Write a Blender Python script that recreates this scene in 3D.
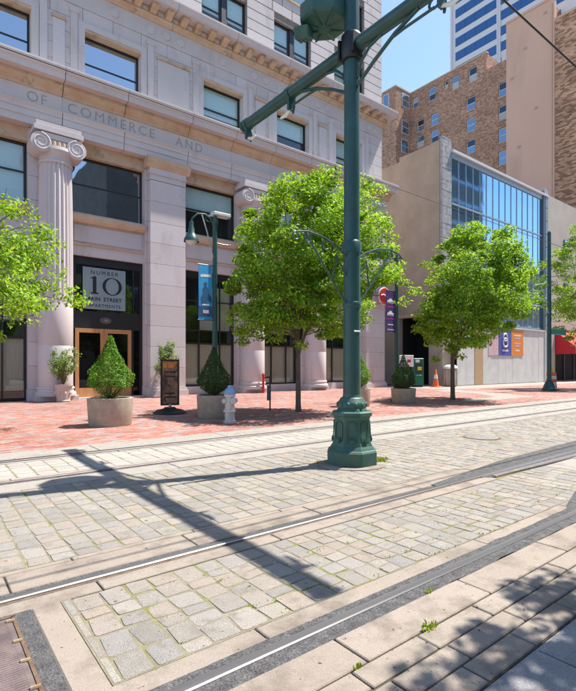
import bpy, bmesh, math, random
import numpy as np
from mathutils import Vector, Matrix, Euler

for o in list(bpy.data.objects):
    bpy.data.objects.remove(o)
SC = bpy.context.scene
COL = SC.collection
R = math.radians
PI = math.pi

# ---------------------------------------------------------------- camera, sky, sun, exposure
CAM_H = 1.52
cam_d = bpy.data.cameras.new('camera')
cam = bpy.data.objects.new('camera', cam_d)
COL.objects.link(cam)
cam.location = (0, 0, CAM_H)
cam.rotation_euler = (R(90), 0, -R(37.99))
cam_d.sensor_fit = 'HORIZONTAL'
cam_d.sensor_width = 36.0
cam_d.lens = 36.0 * 478.0 / 576.0
cam_d.shift_y = 20.5 / 576.0
cam_d.clip_end = 3000
SC.camera = cam

SUN = Vector((2.08, -0.56, 4.21)).normalized()
SUN_EL = math.asin(SUN.z)
SUN_AZ = math.atan2(SUN.x, SUN.y)          # clockwise from +Y
world = bpy.data.worlds.new('World')
SC.world = world
world.use_nodes = True
wn = world.node_tree.nodes
wn.clear()
sky = wn.new('ShaderNodeTexSky')
sky.sky_type = 'NISHITA'
sky.sun_disc = False
sky.sun_elevation = SUN_EL
sky.sun_rotation = SUN_AZ
sky.air_density = 1.0
sky.dust_density = 0.4
sky.ozone_density = 2.2
bg = wn.new('ShaderNodeBackground')
bg.inputs['Strength'].default_value = 0.125
wo = wn.new('ShaderNodeOutputWorld')
world.node_tree.links.new(sky.outputs[0], bg.inputs[0])
world.node_tree.links.new(bg.outputs[0], wo.inputs[0])

sun_d = bpy.data.lights.new('sun', 'SUN')
sun_d.energy = 4.3
sun_d.angle = R(0.5)
sun_d.color = (1.0, 0.95, 0.87)
sun = bpy.data.objects.new('sun', sun_d)
COL.objects.link(sun)
sun.location = (20, -10, 40)
sun.rotation_euler = SUN.to_track_quat('Z', 'Y').to_euler()

SC.render.engine = 'CYCLES'
SC.view_settings.view_transform = 'Standard'
SC.view_settings.look = 'None'
SC.view_settings.gamma = 1.0
SC.view_settings.use_curve_mapping = False
SC.view_settings.exposure = 1.17
SC.cycles.max_bounces = 8
SC.cycles.transparent_max_bounces = 8

# ---------------------------------------------------------------- helpers
ORG = {}


def tag(o, label=None, cat=None, group=None, kind=None):
    if label: o['label'] = label
    if cat: o['category'] = cat
    if group: o['group'] = group
    if kind: o['kind'] = kind
    return o


def thing(name, label, cat, loc=(0, 0, 0), rz=0, group=None, world=False):
    o = bpy.data.objects.new(name, None)
    COL.objects.link(o)
    o.location = loc
    o.rotation_euler = (0, 0, rz)
    o.empty_display_size = 0.2
    tag(o, label, cat, group)
    if world:
        ORG[o.name] = Vector(loc)
    return o


def copy_tree(o, parent=None):
    c = o.copy()
    COL.objects.link(c)
    c.parent = parent
    for ch in [k for k in o.children]:
        copy_tree(ch, c)
    return c


class MB:
    """collects faces; build() links them as one mesh object"""
    def __init__(s):
        s.v = []; s.f = []; s.sm = []; s.m = Matrix.Identity(4)

    def add(s, vs, fs, smooth=False):
        b = len(s.v)
        s.v += [tuple(s.m @ Vector(v)) for v in vs]
        s.f += [tuple(i + b for i in f) for f in fs]
        s.sm += [smooth] * len(fs)
        return s

    def box(s, x0, x1, y0, y1, z0, z1):
        vs = [(x0, y0, z0), (x1, y0, z0), (x1, y1, z0), (x0, y1, z0), (x0, y0, z1), (x1, y0, z1), (x1, y1, z1), (x0, y1, z1)]
        return s.add(vs, [(0, 3, 2, 1), (4, 5, 6, 7), (0, 1, 5, 4), (1, 2, 6, 5), (2, 3, 7, 6), (3, 0, 4, 7)])

    def rbox(s, x0, x1, y0, y1, z0, z1, c=0.01):
        """box with chamfered edges"""
        bm = bmesh.new()
        bmesh.ops.create_cube(bm, size=1)
        for v in bm.verts:
            v.co = (x0 + (v.co.x + .5) * (x1 - x0), y0 + (v.co.y + .5) * (y1 - y0), z0 + (v.co.z + .5) * (z1 - z0))
        bmesh.ops.bevel(bm, geom=bm.edges[:], offset=c, segments=1, affect='EDGES', profile=.5)
        vs = [tuple(v.co) for v in bm.verts]
        fs = [tuple(v.index for v in f.verts) for f in bm.faces]
        bm.verts.index_update()
        fs = [tuple(v.index for v in f.verts) for f in bm.faces]
        bm.free()
        return s.add(vs, fs)

    def lathe(s, prof, n=24, c=(0, 0, 0), smooth=True, rot=0.0, cap=True):
        vs = []; fs = []
        for (r, z) in prof:
            for k in range(n):
                a = 2 * PI * k / n + rot
                vs.append((c[0] + r * math.cos(a), c[1] + r * math.sin(a), c[2] + z))
        m = len(prof)
        for i in range(m - 1):
            for k in range(n):
                k2 = (k + 1) % n
                fs.append((i * n + k, i * n + k2, (i + 1) * n + k2, (i + 1) * n + k))
        s.add(vs, fs, smooth)
        if cap:
            s.add(vs[:n], [tuple(range(n - 1, -1, -1))])
            s.add(vs[-n:], [tuple(range(n))])
        return s

    def tube(s, pts, r, n=8, smooth=True, cap=True):
        pts = [Vector(p) for p in pts]
        m = len(pts)
        rs = r if isinstance(r, (list, tuple)) else [r] * m
        vs = []; fs = []
        t0 = (pts[1] - pts[0]).normalized()
        up = Vector((0, 0, 1)) if abs(t0.z) < .9 else Vector((1, 0, 0))
        nrm = t0.cross(up).normalized()
        for i in range(m):
            t = (pts[min(i + 1, m - 1)] - pts[max(i - 1, 0)]).normalized()
            nrm = (nrm - t * nrm.dot(t)).normalized()
            b = t.cross(nrm)
            for k in range(n):
                a = 2 * PI * k / n
                vs.append(tuple(pts[i] + (nrm * math.cos(a) + b * math.sin(a)) * rs[i]))
        for i in range(m - 1):
            for k in range(n):
                k2 = (k + 1) % n
                fs.append((i * n + k, i * n + k2, (i + 1) * n + k2, (i + 1) * n + k))
        s.add(vs, fs, smooth)
        if cap:
            s.add(vs[:n], [tuple(range(n - 1, -1, -1))])
            s.add(vs[-n:], [tuple(range(n))])
        return s

    def prism_x(s, prof, x0, x1):
        """prof: list of (y, z), extruded along x"""
        n = len(prof)
        vs = [(x0, y, z) for y, z in prof] + [(x1, y, z) for y, z in prof]
        fs = [(i, (i + 1) % n, n + (i + 1) % n, n + i) for i in range(n)]
        fs += [tuple(range(n - 1, -1, -1)), tuple(range(n, 2 * n))]
        return s.add(vs, fs)

    def prism_y(s, prof, y0, y1):
        n = len(prof)
        vs = [(x, y0, z) for x, z in prof] + [(x, y1, z) for x, z in prof]
        fs = [(i, (i + 1) % n, n + (i + 1) % n, n + i) for i in range(n)]
        fs += [tuple(range(n - 1, -1, -1)), tuple(range(n, 2 * n))]
        return s.add(vs, fs)

    def prism_z(s, poly, z0, z1):
        n = len(poly)
        vs = [(x, y, z0) for x, y in poly] + [(x, y, z1) for x, y in poly]
        fs = [(i, (i + 1) % n, n + (i + 1) % n, n + i) for i in range(n)]
        fs += [tuple(range(n - 1, -1, -1)), tuple(range(n, 2 * n))]
        return s.add(vs, fs)

    def mesh(s, name, mat):
        me = bpy.data.meshes.new(name)
        me.from_pydata(s.v, [], s.f)
        me.polygons.foreach_set('use_smooth', s.sm)
        bm = bmesh.new(); bm.from_mesh(me)
        bmesh.ops.recalc_face_normals(bm, faces=bm.faces[:])
        bm.to_mesh(me); bm.free()
        if any(s.sm):
            try: me.set_sharp_from_angle(angle=R(40))
            except Exception: pass
        me.materials.append(mat)
        return me

    def build(s, name, mat, parent=None):
        if parent is not None:
            p = parent
            while p.parent: p = p.parent
            og = ORG.get(p.name)
            if og:
                s.v = [(v[0] - og.x, v[1] - og.y, v[2] - og.z) for v in s.v]
        o = bpy.data.objects.new(name, s.mesh(name, mat))
        COL.objects.link(o)
        o.parent = parent
        return o


def B(name, mat, parent, *boxes):
    m = MB()
    for b in boxes: m.box(*b)
    return m.build(name, mat, parent)


def inst(name, me, loc, parent=None, rz=0, sc=(1, 1, 1)):
    o = bpy.data.objects.new(name, me)
    COL.objects.link(o)
    o.parent = parent
    if parent is not None:
        p = parent
        while p.parent: p = p.parent
        og = ORG.get(p.name)
        if og: loc = Vector(loc) - og
    o.location = loc
    o.rotation_euler = (0, 0, rz)
    o.scale = sc
    return o


def text_mesh(txt, size, mat, depth=0.004, align='CENTER', spacing=1.0, bold=0.0):
    cu = bpy.data.curves.new('lettering', 'FONT')
    cu.body = txt; cu.size = size; cu.extrude = depth; cu.align_x = align
    cu.space_character = spacing; cu.offset = bold
    cu.resolution_u = 3
    o = bpy.data.objects.new('lettering', cu)
    COL.objects.link(o)
    dg = bpy.context.evaluated_depsgraph_get()
    me = bpy.data.meshes.new_from_object(o.evaluated_get(dg))
    bpy.data.objects.remove(o)
    bpy.data.curves.remove(cu)
    me.materials.clear(); me.materials.append(mat)
    return me


def text(txt, size, mat, loc, parent, face='-Y', **k):
    me = text_mesh(txt, size, mat, **k)
    o = inst('lettering', me, loc, parent)
    o.rotation_euler = {'-Y': (R(90), 0, 0), '-X': (R(90), 0, R(-90))}[face]
    return o


# ---------------------------------------------------------------- materials
def nodes_of(name):
    m = bpy.data.materials.new(name)
    m.use_nodes = True
    nt = m.node_tree
    nt.nodes.clear()
    out = nt.nodes.new('ShaderNodeOutputMaterial')
    p = nt.nodes.new('ShaderNodeBsdfPrincipled')
    nt.links.new(p.outputs[0], out.inputs[0])
    return m, nt, p, out


def N(nt, t, **k):
    n = nt.nodes.new(t)
    for a, v in k.items():
        if hasattr(n, a): setattr(n, a, v)
        else: n.inputs[a].default_value = v
    return n


def ramp(nt, fac, stops):
    r = nt.nodes.new('ShaderNodeValToRGB')
    els = r.color_ramp.elements
    while len(els) < len(stops): els.new(.5)
    for e, (p, c) in zip(els, stops):
        e.position = p
        e.color = (c[0], c[1], c[2], 1)
    nt.links.new(fac, r.inputs[0])
    return r.outputs[0]


def mix(nt, fac, a, b, mode='MIX'):
    m = nt.nodes.new('ShaderNodeMix')
    m.data_type = 'RGBA'; m.blend_type = mode
    for sock, v in ((m.inputs[0], fac), (m.inputs[6], a), (m.inputs[7], b)):
        if hasattr(v, 'links'): nt.links.new(v, sock)
        elif isinstance(v, tuple): sock.default_value = (v[0], v[1], v[2], 1)
        else: sock.default_value = v
    return m.outputs[2]


def coord(nt, scale=(1, 1, 1), kind='Object'):
    if kind == 'World':
        c = nt.nodes.new('ShaderNodeNewGeometry').outputs['Position']
    else:
        c = nt.nodes.new('ShaderNodeTexCoord').outputs[kind]
    mp = nt.nodes.new('ShaderNodeMapping')
    mp.inputs['Scale'].default_value = scale
    nt.links.new(c, mp.inputs[0])
    return mp.outputs[0]


def noise(nt, vec, scale, detail=4, rough=.55):
    n = N(nt, 'ShaderNodeTexNoise')
    n.inputs['Scale'].default_value = scale
    n.inputs['Detail'].default_value = detail
    n.inputs['Roughness'].default_value = rough
    nt.links.new(vec, n.inputs['Vector'])
    return n.outputs['Fac']


def rnd(nt):
    """one random number for each object and each loose piece"""
    a = nt.nodes.new('ShaderNodeObjectInfo').outputs['Random']
    b = nt.nodes.new('ShaderNodeNewGeometry').outputs['Random Per Island']
    s = N(nt, 'ShaderNodeMath', operation='ADD')
    nt.links.new(a, s.inputs[0]); nt.links.new(b, s.inputs[1])
    f = N(nt, 'ShaderNodeMath', operation='FRACT')
    nt.links.new(s.outputs[0], f.inputs[0])
    return f.outputs[0]


def bump(nt, p, h, strength=.3, dist=.01):
    b = nt.nodes.new('ShaderNodeBump')
    b.inputs['Strength'].default_value = strength
    b.inputs['Distance'].default_value = dist
    nt.links.new(h, b.inputs['Height'])
    nt.links.new(b.outputs[0], p.inputs['Normal'])


def mat_rough(name, c1, c2, scale=6, fine=120, rough=.85, bstr=.3, bdist=.006, per=None, metal=0.0, fine_amt=.25, kind='World', stain=None, stretch=(1, 1, 1), spec=.5, specks=None):
    """two-tone noise colour, fine grain, optional per-piece colours and stains"""
    m, nt, p, out = nodes_of(name)
    v = coord(nt, stretch, kind)
    n1 = noise(nt, v, scale, 6)
    c = ramp(nt, n1, [(.32, c1), (.68, c2)])
    if per:
        r = ramp(nt, rnd(nt), [(i / max(1, len(per) - 1), q) for i, q in enumerate(per)])
        c = mix(nt, .75, c, r)
    nf = noise(nt, v, fine, 3, .7)
    g = ramp(nt, nf, [(.3, (1 - fine_amt,) * 3), (.7, (1 + fine_amt * .6,) * 3)])
    c = mix(nt, 1.0, c, g, 'MULTIPLY')
    if stain:
        sc, col, lo, hi = stain
        st = ramp(nt, noise(nt, v, sc, 8, .65), [(lo, (0, 0, 0)), (hi, (1, 1, 1))])
        c = mix(nt, st, c, col)
    if specks:
        sc, col, lo, hi = specks
        st = ramp(nt, noise(nt, v, sc, 2, .5), [(lo, (0, 0, 0)), (hi, (1, 1, 1))])
        c = mix(nt, st, c, col)
    nt.links.new(c, p.inputs['Base Color'])
    p.inputs['Roughness'].default_value = rough
    p.inputs['Metallic'].default_value = metal
    p.inputs['Specular IOR Level'].default_value = spec
    if bstr:
        bump(nt, p, nf, bstr, bdist)
    return m


def mat_flat(name, c, rough=.5, metal=0.0, var=.12, spec=.5, scale=8):
    return mat_rough(name, tuple(x * (1 - var) for x in c), tuple(min(1, x * (1 + var)) for x in c), scale, 60, rough, .08, .002, None, metal, .06, 'Object', spec=spec)


def mat_glass(name, tint, refl=.12, dark=(.01, .012, .014), see=.6, rough=.02):
    """window pane: part mirror, part see-through, part dark tint"""
    m, nt, p, out = nodes_of(name)
    nt.nodes.remove(p)
    tr = N(nt, 'ShaderNodeBsdfTransparent'); tr.inputs[0].default_value = (*tint, 1)
    di = N(nt, 'ShaderNodeBsdfDiffuse'); di.inputs[0].default_value = (*dark, 1)
    gl = N(nt, 'ShaderNodeBsdfGlossy'); gl.inputs[0].default_value = (.9, .95, 1, 1); gl.inputs['Roughness'].default_value = rough
    v = coord(nt, (1, 1, 1), 'World')
    nz = noise(nt, v, .9, 2)
    bp = N(nt, 'ShaderNodeBump'); bp.inputs['Strength'].default_value = .05; bp.inputs['Distance'].default_value = .05
    nt.links.new(nz, bp.inputs['Height']); nt.links.new(bp.outputs[0], gl.inputs['Normal'])
    m1 = N(nt, 'ShaderNodeMixShader'); m1.inputs[0].default_value = see
    nt.links.new(di.outputs[0], m1.inputs[1]); nt.links.new(tr.outputs[0], m1.inputs[2])
    lw = N(nt, 'ShaderNodeLayerWeight'); lw.inputs[0].default_value = .5
    fr = N(nt, 'ShaderNodeMath', operation='POWER'); fr.inputs[1].default_value = 4.0
    nt.links.new(lw.outputs['Facing'], fr.inputs[0])
    ad = N(nt, 'ShaderNodeMath', operation='ADD', use_clamp=True); ad.inputs[1].default_value = refl
    nt.links.new(fr.outputs[0], ad.inputs[0])
    m2 = N(nt, 'ShaderNodeMixShader')
    nt.links.new(ad.outputs[0], m2.inputs[0]); nt.links.new(m1.outputs[0], m2.inputs[1]); nt.links.new(gl.outputs[0], m2.inputs[2])
    nt.links.new(m2.outputs[0], out.inputs[0])
    return m


def mat_brick(name, c1, c2, mortar, bw=.215, bh=.075, rough=.9, flat='wall', var=.3, tones=None):
    """far brickwork and small paving bricks: too small in the picture to build singly"""
    m, nt, p, out = nodes_of(name)
    geo = nt.nodes.new('ShaderNodeNewGeometry')
    sx = nt.nodes.new('ShaderNodeSeparateXYZ'); nt.links.new(geo.outputs['Position'], sx.inputs[0])
    cb = nt.nodes.new('ShaderNodeCombineXYZ')
    if flat == 'wall':
        ad = N(nt, 'ShaderNodeMath', operation='ADD')
        nt.links.new(sx.outputs[0], ad.inputs[0]); nt.links.new(sx.outputs[1], ad.inputs[1])
        nt.links.new(ad.outputs[0], cb.inputs[0]); nt.links.new(sx.outputs[2], cb.inputs[1])
    else:
        nt.links.new(sx.outputs[0], cb.inputs[0]); nt.links.new(sx.outputs[1], cb.inputs[1])
    b = N(nt, 'ShaderNodeTexBrick')
    b.inputs['Scale'].default_value = 1.0
    b.inputs['Brick Width'].default_value = bw
    b.inputs['Row Height'].default_value = bh
    b.inputs['Mortar Size'].default_value = bh * .07
    b.inputs['Mortar Smooth'].default_value = .2
    b.inputs['Bias'].default_value = 0
    b.inputs['Color1'].default_value = (*c1, 1); b.inputs['Color2'].default_value = (*c2, 1); b.inputs['Mortar'].default_value = (*mortar, 1)
    nt.links.new(cb.outputs[0], b.inputs['Vector'])
    # one tone for each brick
    s2 = nt.nodes.new('ShaderNodeSeparateXYZ'); nt.links.new(cb.outputs[0], s2.inputs[0])
    def mth(op, a, bb):
        n = N(nt, 'ShaderNodeMath', operation=op)
        for q, val in enumerate((a, bb)):
            if val is None: continue
            if hasattr(val, 'links'): nt.links.new(val, n.inputs[q])
            else: n.inputs[q].default_value = val
        return n.outputs[0]
    row = mth('FLOOR', mth('DIVIDE', s2.outputs[1], bh), None)
    par = mth('MULTIPLY', mth('SUBTRACT', 1.0, mth('FLOORED_MODULO', row, 2.0)), .5)
    colm = mth('FLOOR', mth('ADD', mth('DIVIDE', s2.outputs[0], bw), par), None)
    cc = nt.nodes.new('ShaderNodeCombineXYZ'); nt.links.new(colm, cc.inputs[0]); nt.links.new(row, cc.inputs[1])
    wnz = N(nt, 'ShaderNodeTexWhiteNoise', noise_dimensions='2D'); nt.links.new(cc.outputs[0], wnz.inputs['Vector'])
    tn = tones or [c1, tuple((x + y) / 2 for x, y in zip(c1, c2)), c2, tuple(x * .8 for x in c1), tuple(x * 1.12 for x in c2)]
    rc = ramp(nt, wnz.outputs['Value'], [(i / len(tn), q) for i, q in enumerate(tn)])
    rc.node.color_ramp.interpolation = 'CONSTANT'
    bc = mix(nt, b.outputs['Fac'], rc, mortar)
    n1 = noise(nt, cb.outputs[0], .35, 6, .6)
    g = ramp(nt, n1, [(.3, (1 - var,) * 3), (.7, (1 + var * .6,) * 3)])
    c = mix(nt, 1.0, bc, g, 'MULTIPLY')
    n2 = noise(nt, cb.outputs[0], 9, 4, .7)
    c = mix(nt, 1.0, c, ramp(nt, n2, [(.3, (.8,) * 3), (.7, (1.12,) * 3)]), 'MULTIPLY')
    nt.links.new(c, p.inputs['Base Color'])
    p.inputs['Roughness'].default_value = rough
    p.inputs['Specular IOR Level'].default_value = .25
    inv = N(nt, 'ShaderNodeMath', operation='SUBTRACT'); inv.inputs[0].default_value = 1
    nt.links.new(b.outputs['Fac'], inv.inputs[1])
    bump(nt, p, inv.outputs[0], .5, .006)
    return m


def mat_leaf(name, cols, trans=.45, rough=.5):
    m, nt, p, out = nodes_of(name)
    r = rnd(nt)
    c = ramp(nt, r, [(i / (len(cols) - 1), q) for i, q in enumerate(cols)])
    v = coord(nt, (1, 1, 1), 'World')
    g = ramp(nt, noise(nt, v, .9, 3), [(.3, (.8,) * 3), (.7, (1.2,) * 3)])
    c = mix(nt, 1.0, c, g, 'MULTIPLY')
    nt.links.new(c, p.inputs['Base Color'])
    p.inputs['Roughness'].default_value = rough
    p.inputs['Specular IOR Level'].default_value = .35
    t = N(nt, 'ShaderNodeBsdfTranslucent')
    ct = mix(nt, 1.0, c, (1.35, 1.25, .45), 'MULTIPLY')
    nt.links.new(ct, t.inputs[0])
    ms = N(nt, 'ShaderNodeMixShader'); ms.inputs[0].default_value = trans
    nt.links.new(p.outputs[0], ms.inputs[1]); nt.links.new(t.outputs[0], ms.inputs[2])
    nt.links.new(ms.outputs[0], out.inputs[0])
    return m


M = {}
M['ground'] = mat_rough('ground_dust', (.16, .15, .13), (.24, .22, .2), 2, 40)
M['bed'] = mat_rough('mortar_with_moss', (.17, .15, .1), (.27, .24, .17), 5, 90, .95, .6, .01, stain=(2.2, (.16, .16, .025), .5, .62))
M['cobble'] = mat_rough('granite_sett', (0.220, 0.196, 0.172), (0.363, 0.331, 0.286), 11, 150, .85, .9, .008,
                        per=[(0.220, 0.202, 0.177), (0.308, 0.281, 0.246), (0.363, 0.292, 0.235), (0.259, 0.241, 0.217), (0.374, 0.337, 0.292), (0.330, 0.269, 0.217), (0.253, 0.241, 0.229), (0.341, 0.314, 0.286)], fine_amt=.5, stain=(5, (0.187, 0.163, 0.132), .55, .7), specks=(22, (.1, .085, .065), .68, .73))
M['cobble_far'] = mat_rough('bleached_sett', (.3, .275, .24), (.38, .35, .31), 5, 120, .85, .6, .006, per=[(.31, .285, .25), (.37, .345, .305), (.35, .31, .27), (.4, .375, .335)], fine_amt=.3, stain=(3, (.24, .21, .18), .6, .78))
M['slab'] = mat_rough('concrete_slab', (.235, .195, .155), (.35, .295, .24), 1.6, 170, .88, .8, .006,
                      per=[(.275, .228, .182), (.335, .28, .23), (.3, .253, .208), (.35, .293, .242)], fine_amt=.28, stain=(2.6, (.16, .13, .1), .47, .68), specks=(26, (.07, .06, .05), .69, .73))
M['bed_dark'] = mat_rough('dark_joint_dirt', (.05, .042, .032), (.11, .09, .06), 8, 90, .95, .6, .01, stain=(2.5, (.12, .13, .03), .58, .68))
M['pale_concrete'] = mat_rough('pale_concrete', (0.291, 0.261, 0.225), (0.359, 0.325, 0.285), 2.5, 110, .85, .6, .006, fine_amt=.35, stain=(2.5, (0.2, 0.17, 0.14), .5, .7), specks=(20, (.1, .085, .07), .68, .73))
M['grey_slab'] = mat_rough('grey_slab', (.22, .22, .225), (.3, .295, .29), 3, 130, .85, .7, .007, fine_amt=.4, stain=(3.1, (.14, .14, .14), .56, .78))
M['asphalt'] = mat_rough('asphalt_strip', (.075, .073, .074), (.165, .16, .158), 14, 80, .9, 1.0, .02, fine_amt=.7, stain=(4, (.2, .165, .12), .58, .72))
M['rail_head'] = mat_rough('polished_rail', (.2, .195, .197), (.29, .28, .282), 3, 300, .38, .15, .001, metal=.75, fine_amt=.1, stretch=(.1, 4, 1))
M['rail_dull'] = mat_rough('dull_rail', (.16, .13, .125), (.24, .2, .19), 5, 150, .55, .3, .003, metal=.4)
M['rail_side'] = mat_rough('rusty_rail', (.13, .075, .045), (.22, .14, .09), 20, 150, .8, .5, .004, metal=.3)
M['steel_plate'] = mat_rough('rusty_steel_plate', (.13, .1, .097), (.22, .17, .16), 7, 90, .65, .3, .004, metal=.3)
M['rust'] = mat_rough('rusted_hinge', (.25, .17, .1), (.4, .3, .19), 20, 100, .8, .4, .003)
M['brick_walk'] = mat_brick('red_paving_brick', (.37, .135, .1), (.31, .255, .23), (.27, .21, .185), .225, .112, .85, 'floor', .24, [(.37, .125, .092), (.42, .18, .135), (.3, .105, .082), (.37, .265, .235), (.26, .235, .235), (.4, .15, .11), (.34, .2, .17)])
M['stone'] = mat_rough('pale_pinkish_limestone', (.5, .45, .445), (.62, .565, .555), 1.4, 70, .85, .25, .004, fine_amt=.14, per=[(.525, .48, .47), (.595, .545, .54), (.555, .495, .475), (.625, .575, .57)], stain=(1.1, (.4, .345, .325), .56, .78), stretch=(1, 1, .3))
M['stone_warm'] = mat_rough('stained_bounce_tan_limestone', (.5, .335, .21), (.6, .46, .34), 1.2, 60, .85, .3, .004, fine_amt=.2, stain=(1.8, (.22, .165, .12), .55, .74))  # stained tan trim; on the lintels the tan also paints in warm bounce light
M['stone_dark'] = mat_rough('carved_letter_stone', (.33, .3, .275), (.4, .365, .335), 4, 60)
M['joint'] = mat_rough('recessed_joint', (.2, .17, .15), (.28, .24, .2), 4, 60)
M['black_metal'] = mat_flat('black_bronze_frame', (.012, .012, .014), .45)
M['wood_door'] = mat_rough('orange_brown_door_frame', (.4, .19, .075), (.55, .28, .12), 3, 40, .45, .2, .002, stretch=(8, 8, .8))
M['door_glass'] = mat_glass('dark_door_glass', (.2, .2, .2), .03, (.004, .004, .005), .2)
M['pane'] = mat_glass('window_pane', (.92, .97, .97), .05, see=.95)
M['pane_dark'] = mat_glass('shop_pane', (.88, .9, .87), .05, see=.94)
M['pane_sky'] = mat_glass('clear_reflecting_pane', (.5, .6, .65), .5, (.02, .04, .06), .25)
M['blind'] = mat_rough('pale_teal_blind', (.66, .77, .75), (.76, .84, .82), 2, 40, .9, .2, .004, stretch=(1, 1, 12))
M['curtain'] = mat_rough('tan_curtain', (.66, .6, .5), (.78, .72, .62), 3, 40, .9, .3, .01, stretch=(6, 6, .4))
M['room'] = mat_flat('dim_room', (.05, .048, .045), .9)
M['sign_teal'] = mat_rough('frosted_sign_panel', (.2, .27, .29), (.25, .32, .34), 1.5, 60, .6, .05, .001, fine_amt=.06)
M['sign_ink'] = mat_flat('sign_ink', (.01, .012, .014), .5)
M['green'] = mat_rough('dark_green_paint', (.014, .062, .058), (.024, .088, .08), 3, 60, .38, .12, .002, kind='Object', fine_amt=.12, stain=(4, (.03, .055, .045), .52, .72))
M['green_base'] = mat_rough('worn_green_paint', (.024, .085, .066), (.045, .125, .098), 4, 60, .48, .2, .003, kind='Object', fine_amt=.2, stain=(5, (.1, .085, .055), .56, .74))
M['green_pale'] = mat_flat('faded_green_paint', (.22, .36, .32), .5)
M['steel'] = mat_flat('galvanised_steel', (.5, .5, .5), .4, .8)
M['wire'] = mat_flat('black_cable', (.02, .02, .022), .6)
M['wire_copper'] = mat_flat('dull_wire', (.03, .03, .03), .7, 0)
M['insulator'] = mat_flat('white_porcelain', (.7, .7, .68), .3)
M['planter'] = mat_rough('exposed_aggregate_concrete', (.36, .3, .235), (.48, .41, .33), 6, 180, .9, .6, .006, kind='Object', fine_amt=.4)
M['pot'] = mat_rough('blush_cast_pot', (.5, .4, .35), (.62, .52, .47), 6, 60, .85, .3, .004, kind='Object')
M['soil'] = mat_rough('dark_soil', (.035, .025, .018), (.07, .05, .035), 20, 90, .95, .8, .02)
M['bark'] = mat_rough('grey_brown_bark', (.1, .075, .055), (.2, .16, .125), 8, 60, .9, .8, .02, kind='Object', stretch=(3, 3, .5))
M['leaf'] = mat_leaf('fresh_green_leaves', [(.08, .19, .016), (.17, .33, .024), (.29, .49, .04), (.12, .25, .018), (.42, .58, .07), (.19, .36, .026)], .5)
M['leaf_pale'] = mat_leaf('pale_green_leaves', [(.12, .2, .06), (.2, .3, .1), (.3, .4, .17), (.16, .25, .08)], .4)
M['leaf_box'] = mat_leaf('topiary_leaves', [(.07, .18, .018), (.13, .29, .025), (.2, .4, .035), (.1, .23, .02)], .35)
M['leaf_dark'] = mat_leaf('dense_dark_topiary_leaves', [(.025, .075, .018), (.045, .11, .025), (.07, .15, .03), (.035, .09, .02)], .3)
M['stem'] = mat_rough('brown_stems', (.12, .085, .04), (.25, .18, .08), 10, 60, .9)
M['grass'] = mat_leaf('joint_weeds', [(.12, .2, .02), (.22, .32, .03), (.3, .36, .06)], .4)
M['white_paint'] = mat_rough('chipped_white_paint', (.5, .5, .49), (.68, .68, .66), 6, 60, .5, .2, .003, kind='Object', stain=(8, (.3, .27, .23), .62, .72))
M['blue_paint'] = mat_rough('faded_blue_paint', (.16, .33, .56), (.3, .45, .62), 8, 60, .5, .2, .003, kind='Object')
M['red_paint'] = mat_flat('red_paint', (.5, .02, .02), .45)
M['purple'] = mat_rough('purple_banner_cloth', (.045, .02, .11), (.065, .03, .15), 3, 60, .8, .2, .004)
M['magenta'] = mat_flat('magenta_print', (.45, .02, .22), .7)
M['white_print'] = mat_flat('white_print', (.72, .72, .72), .7)
M['blue_banner'] = mat_rough('blue_banner_cloth', (.02, .22, .48), (.04, .36, .66), 1.2, 60, .7, .2, .004)
M['blue_deep'] = mat_rough('deep_blue_print', (.012, .07, .16), (.02, .11, .24), 3, 60, .7, .1, .002)
M['hoarding'] = mat_rough('white_painted_plywood', (.6, .6, .6), (.7, .7, .69), 1.2, 50, .8, .2, .003, fine_amt=.1, stain=(1.1, (.48, .45, .42), .6, .8))
M['banner_blue'] = mat_flat('royal_blue_vinyl', (.07, .1, .42), .6)
M['banner_orange'] = mat_flat('orange_vinyl', (.78, .26, .04), .6)
M['banner_white'] = mat_flat('pink_white_vinyl', (.65, .45, .5), .6)
M['stucco'] = mat_rough('brown_grey_stucco', (.36, .29, .225), (.45, .365, .285), .7, 60, .92, .5, .01, fine_amt=.15, stain=(.5, (.5, .42, .34), .58, .75))
M['stucco_smooth'] = mat_rough('smooth_brown_wall', (.38, .31, .25), (.44, .37, .3), .8, 60, .9, .2, .004, fine_amt=.08)
M['granite_strip'] = mat_rough('grey_stone_edge', (.3, .3, .31), (.5, .5, .51), 3, 40, .8, .3, .006, fine_amt=.35)
M['glass_blue'] = None
M['alu'] = mat_flat('pale_aluminium', (.4, .48, .54), .4, .3)
M['alu_dark'] = mat_flat('dark_aluminium', (.09, .12, .13), .4, .3)
M['brown_tan'] = mat_flat('tan_board', (.5, .34, .2), .8)
M['brick_hotel'] = mat_brick('tan_brown_brick', (.36, .19, .12), (.5, .3, .2), (.42, .33, .27), .3, .12, .9, 'wall', .22)
M['brick_right'] = mat_brick('rough_brown_brick', (.34, .165, .095), (.56, .33, .2), (.36, .28, .22), .5, .2, .9, 'wall', .3)
M['salmon'] = mat_rough('salmon_painted_wall', (.6, .385, .28), (.65, .42, .31), .25, 30, .9, .2, .004, fine_amt=.06, stain=(.22, (.5, .33, .25), .52, .75), stretch=(1, 1, .35))
M['cream'] = mat_rough('cream_stucco', (.5, .44, .37), (.58, .52, .45), .5, 40, .9, .2, .004, fine_amt=.08)
M['white_wall'] = mat_flat('white_precast_wall', (.66, .66, .68), .7, var=.05)
M['tower_glass'] = None
M['awning'] = mat_flat('red_awning_cloth', (.55, .02, .03), .7)
M['dark'] = mat_flat('dark_opening', (.012, .012, .013), .8)
M['cone'] = mat_flat('safety_orange', (.8, .14, .03), .5)
M['reflect_white'] = mat_flat('reflective_white', (.75, .75, .74), .4)
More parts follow.
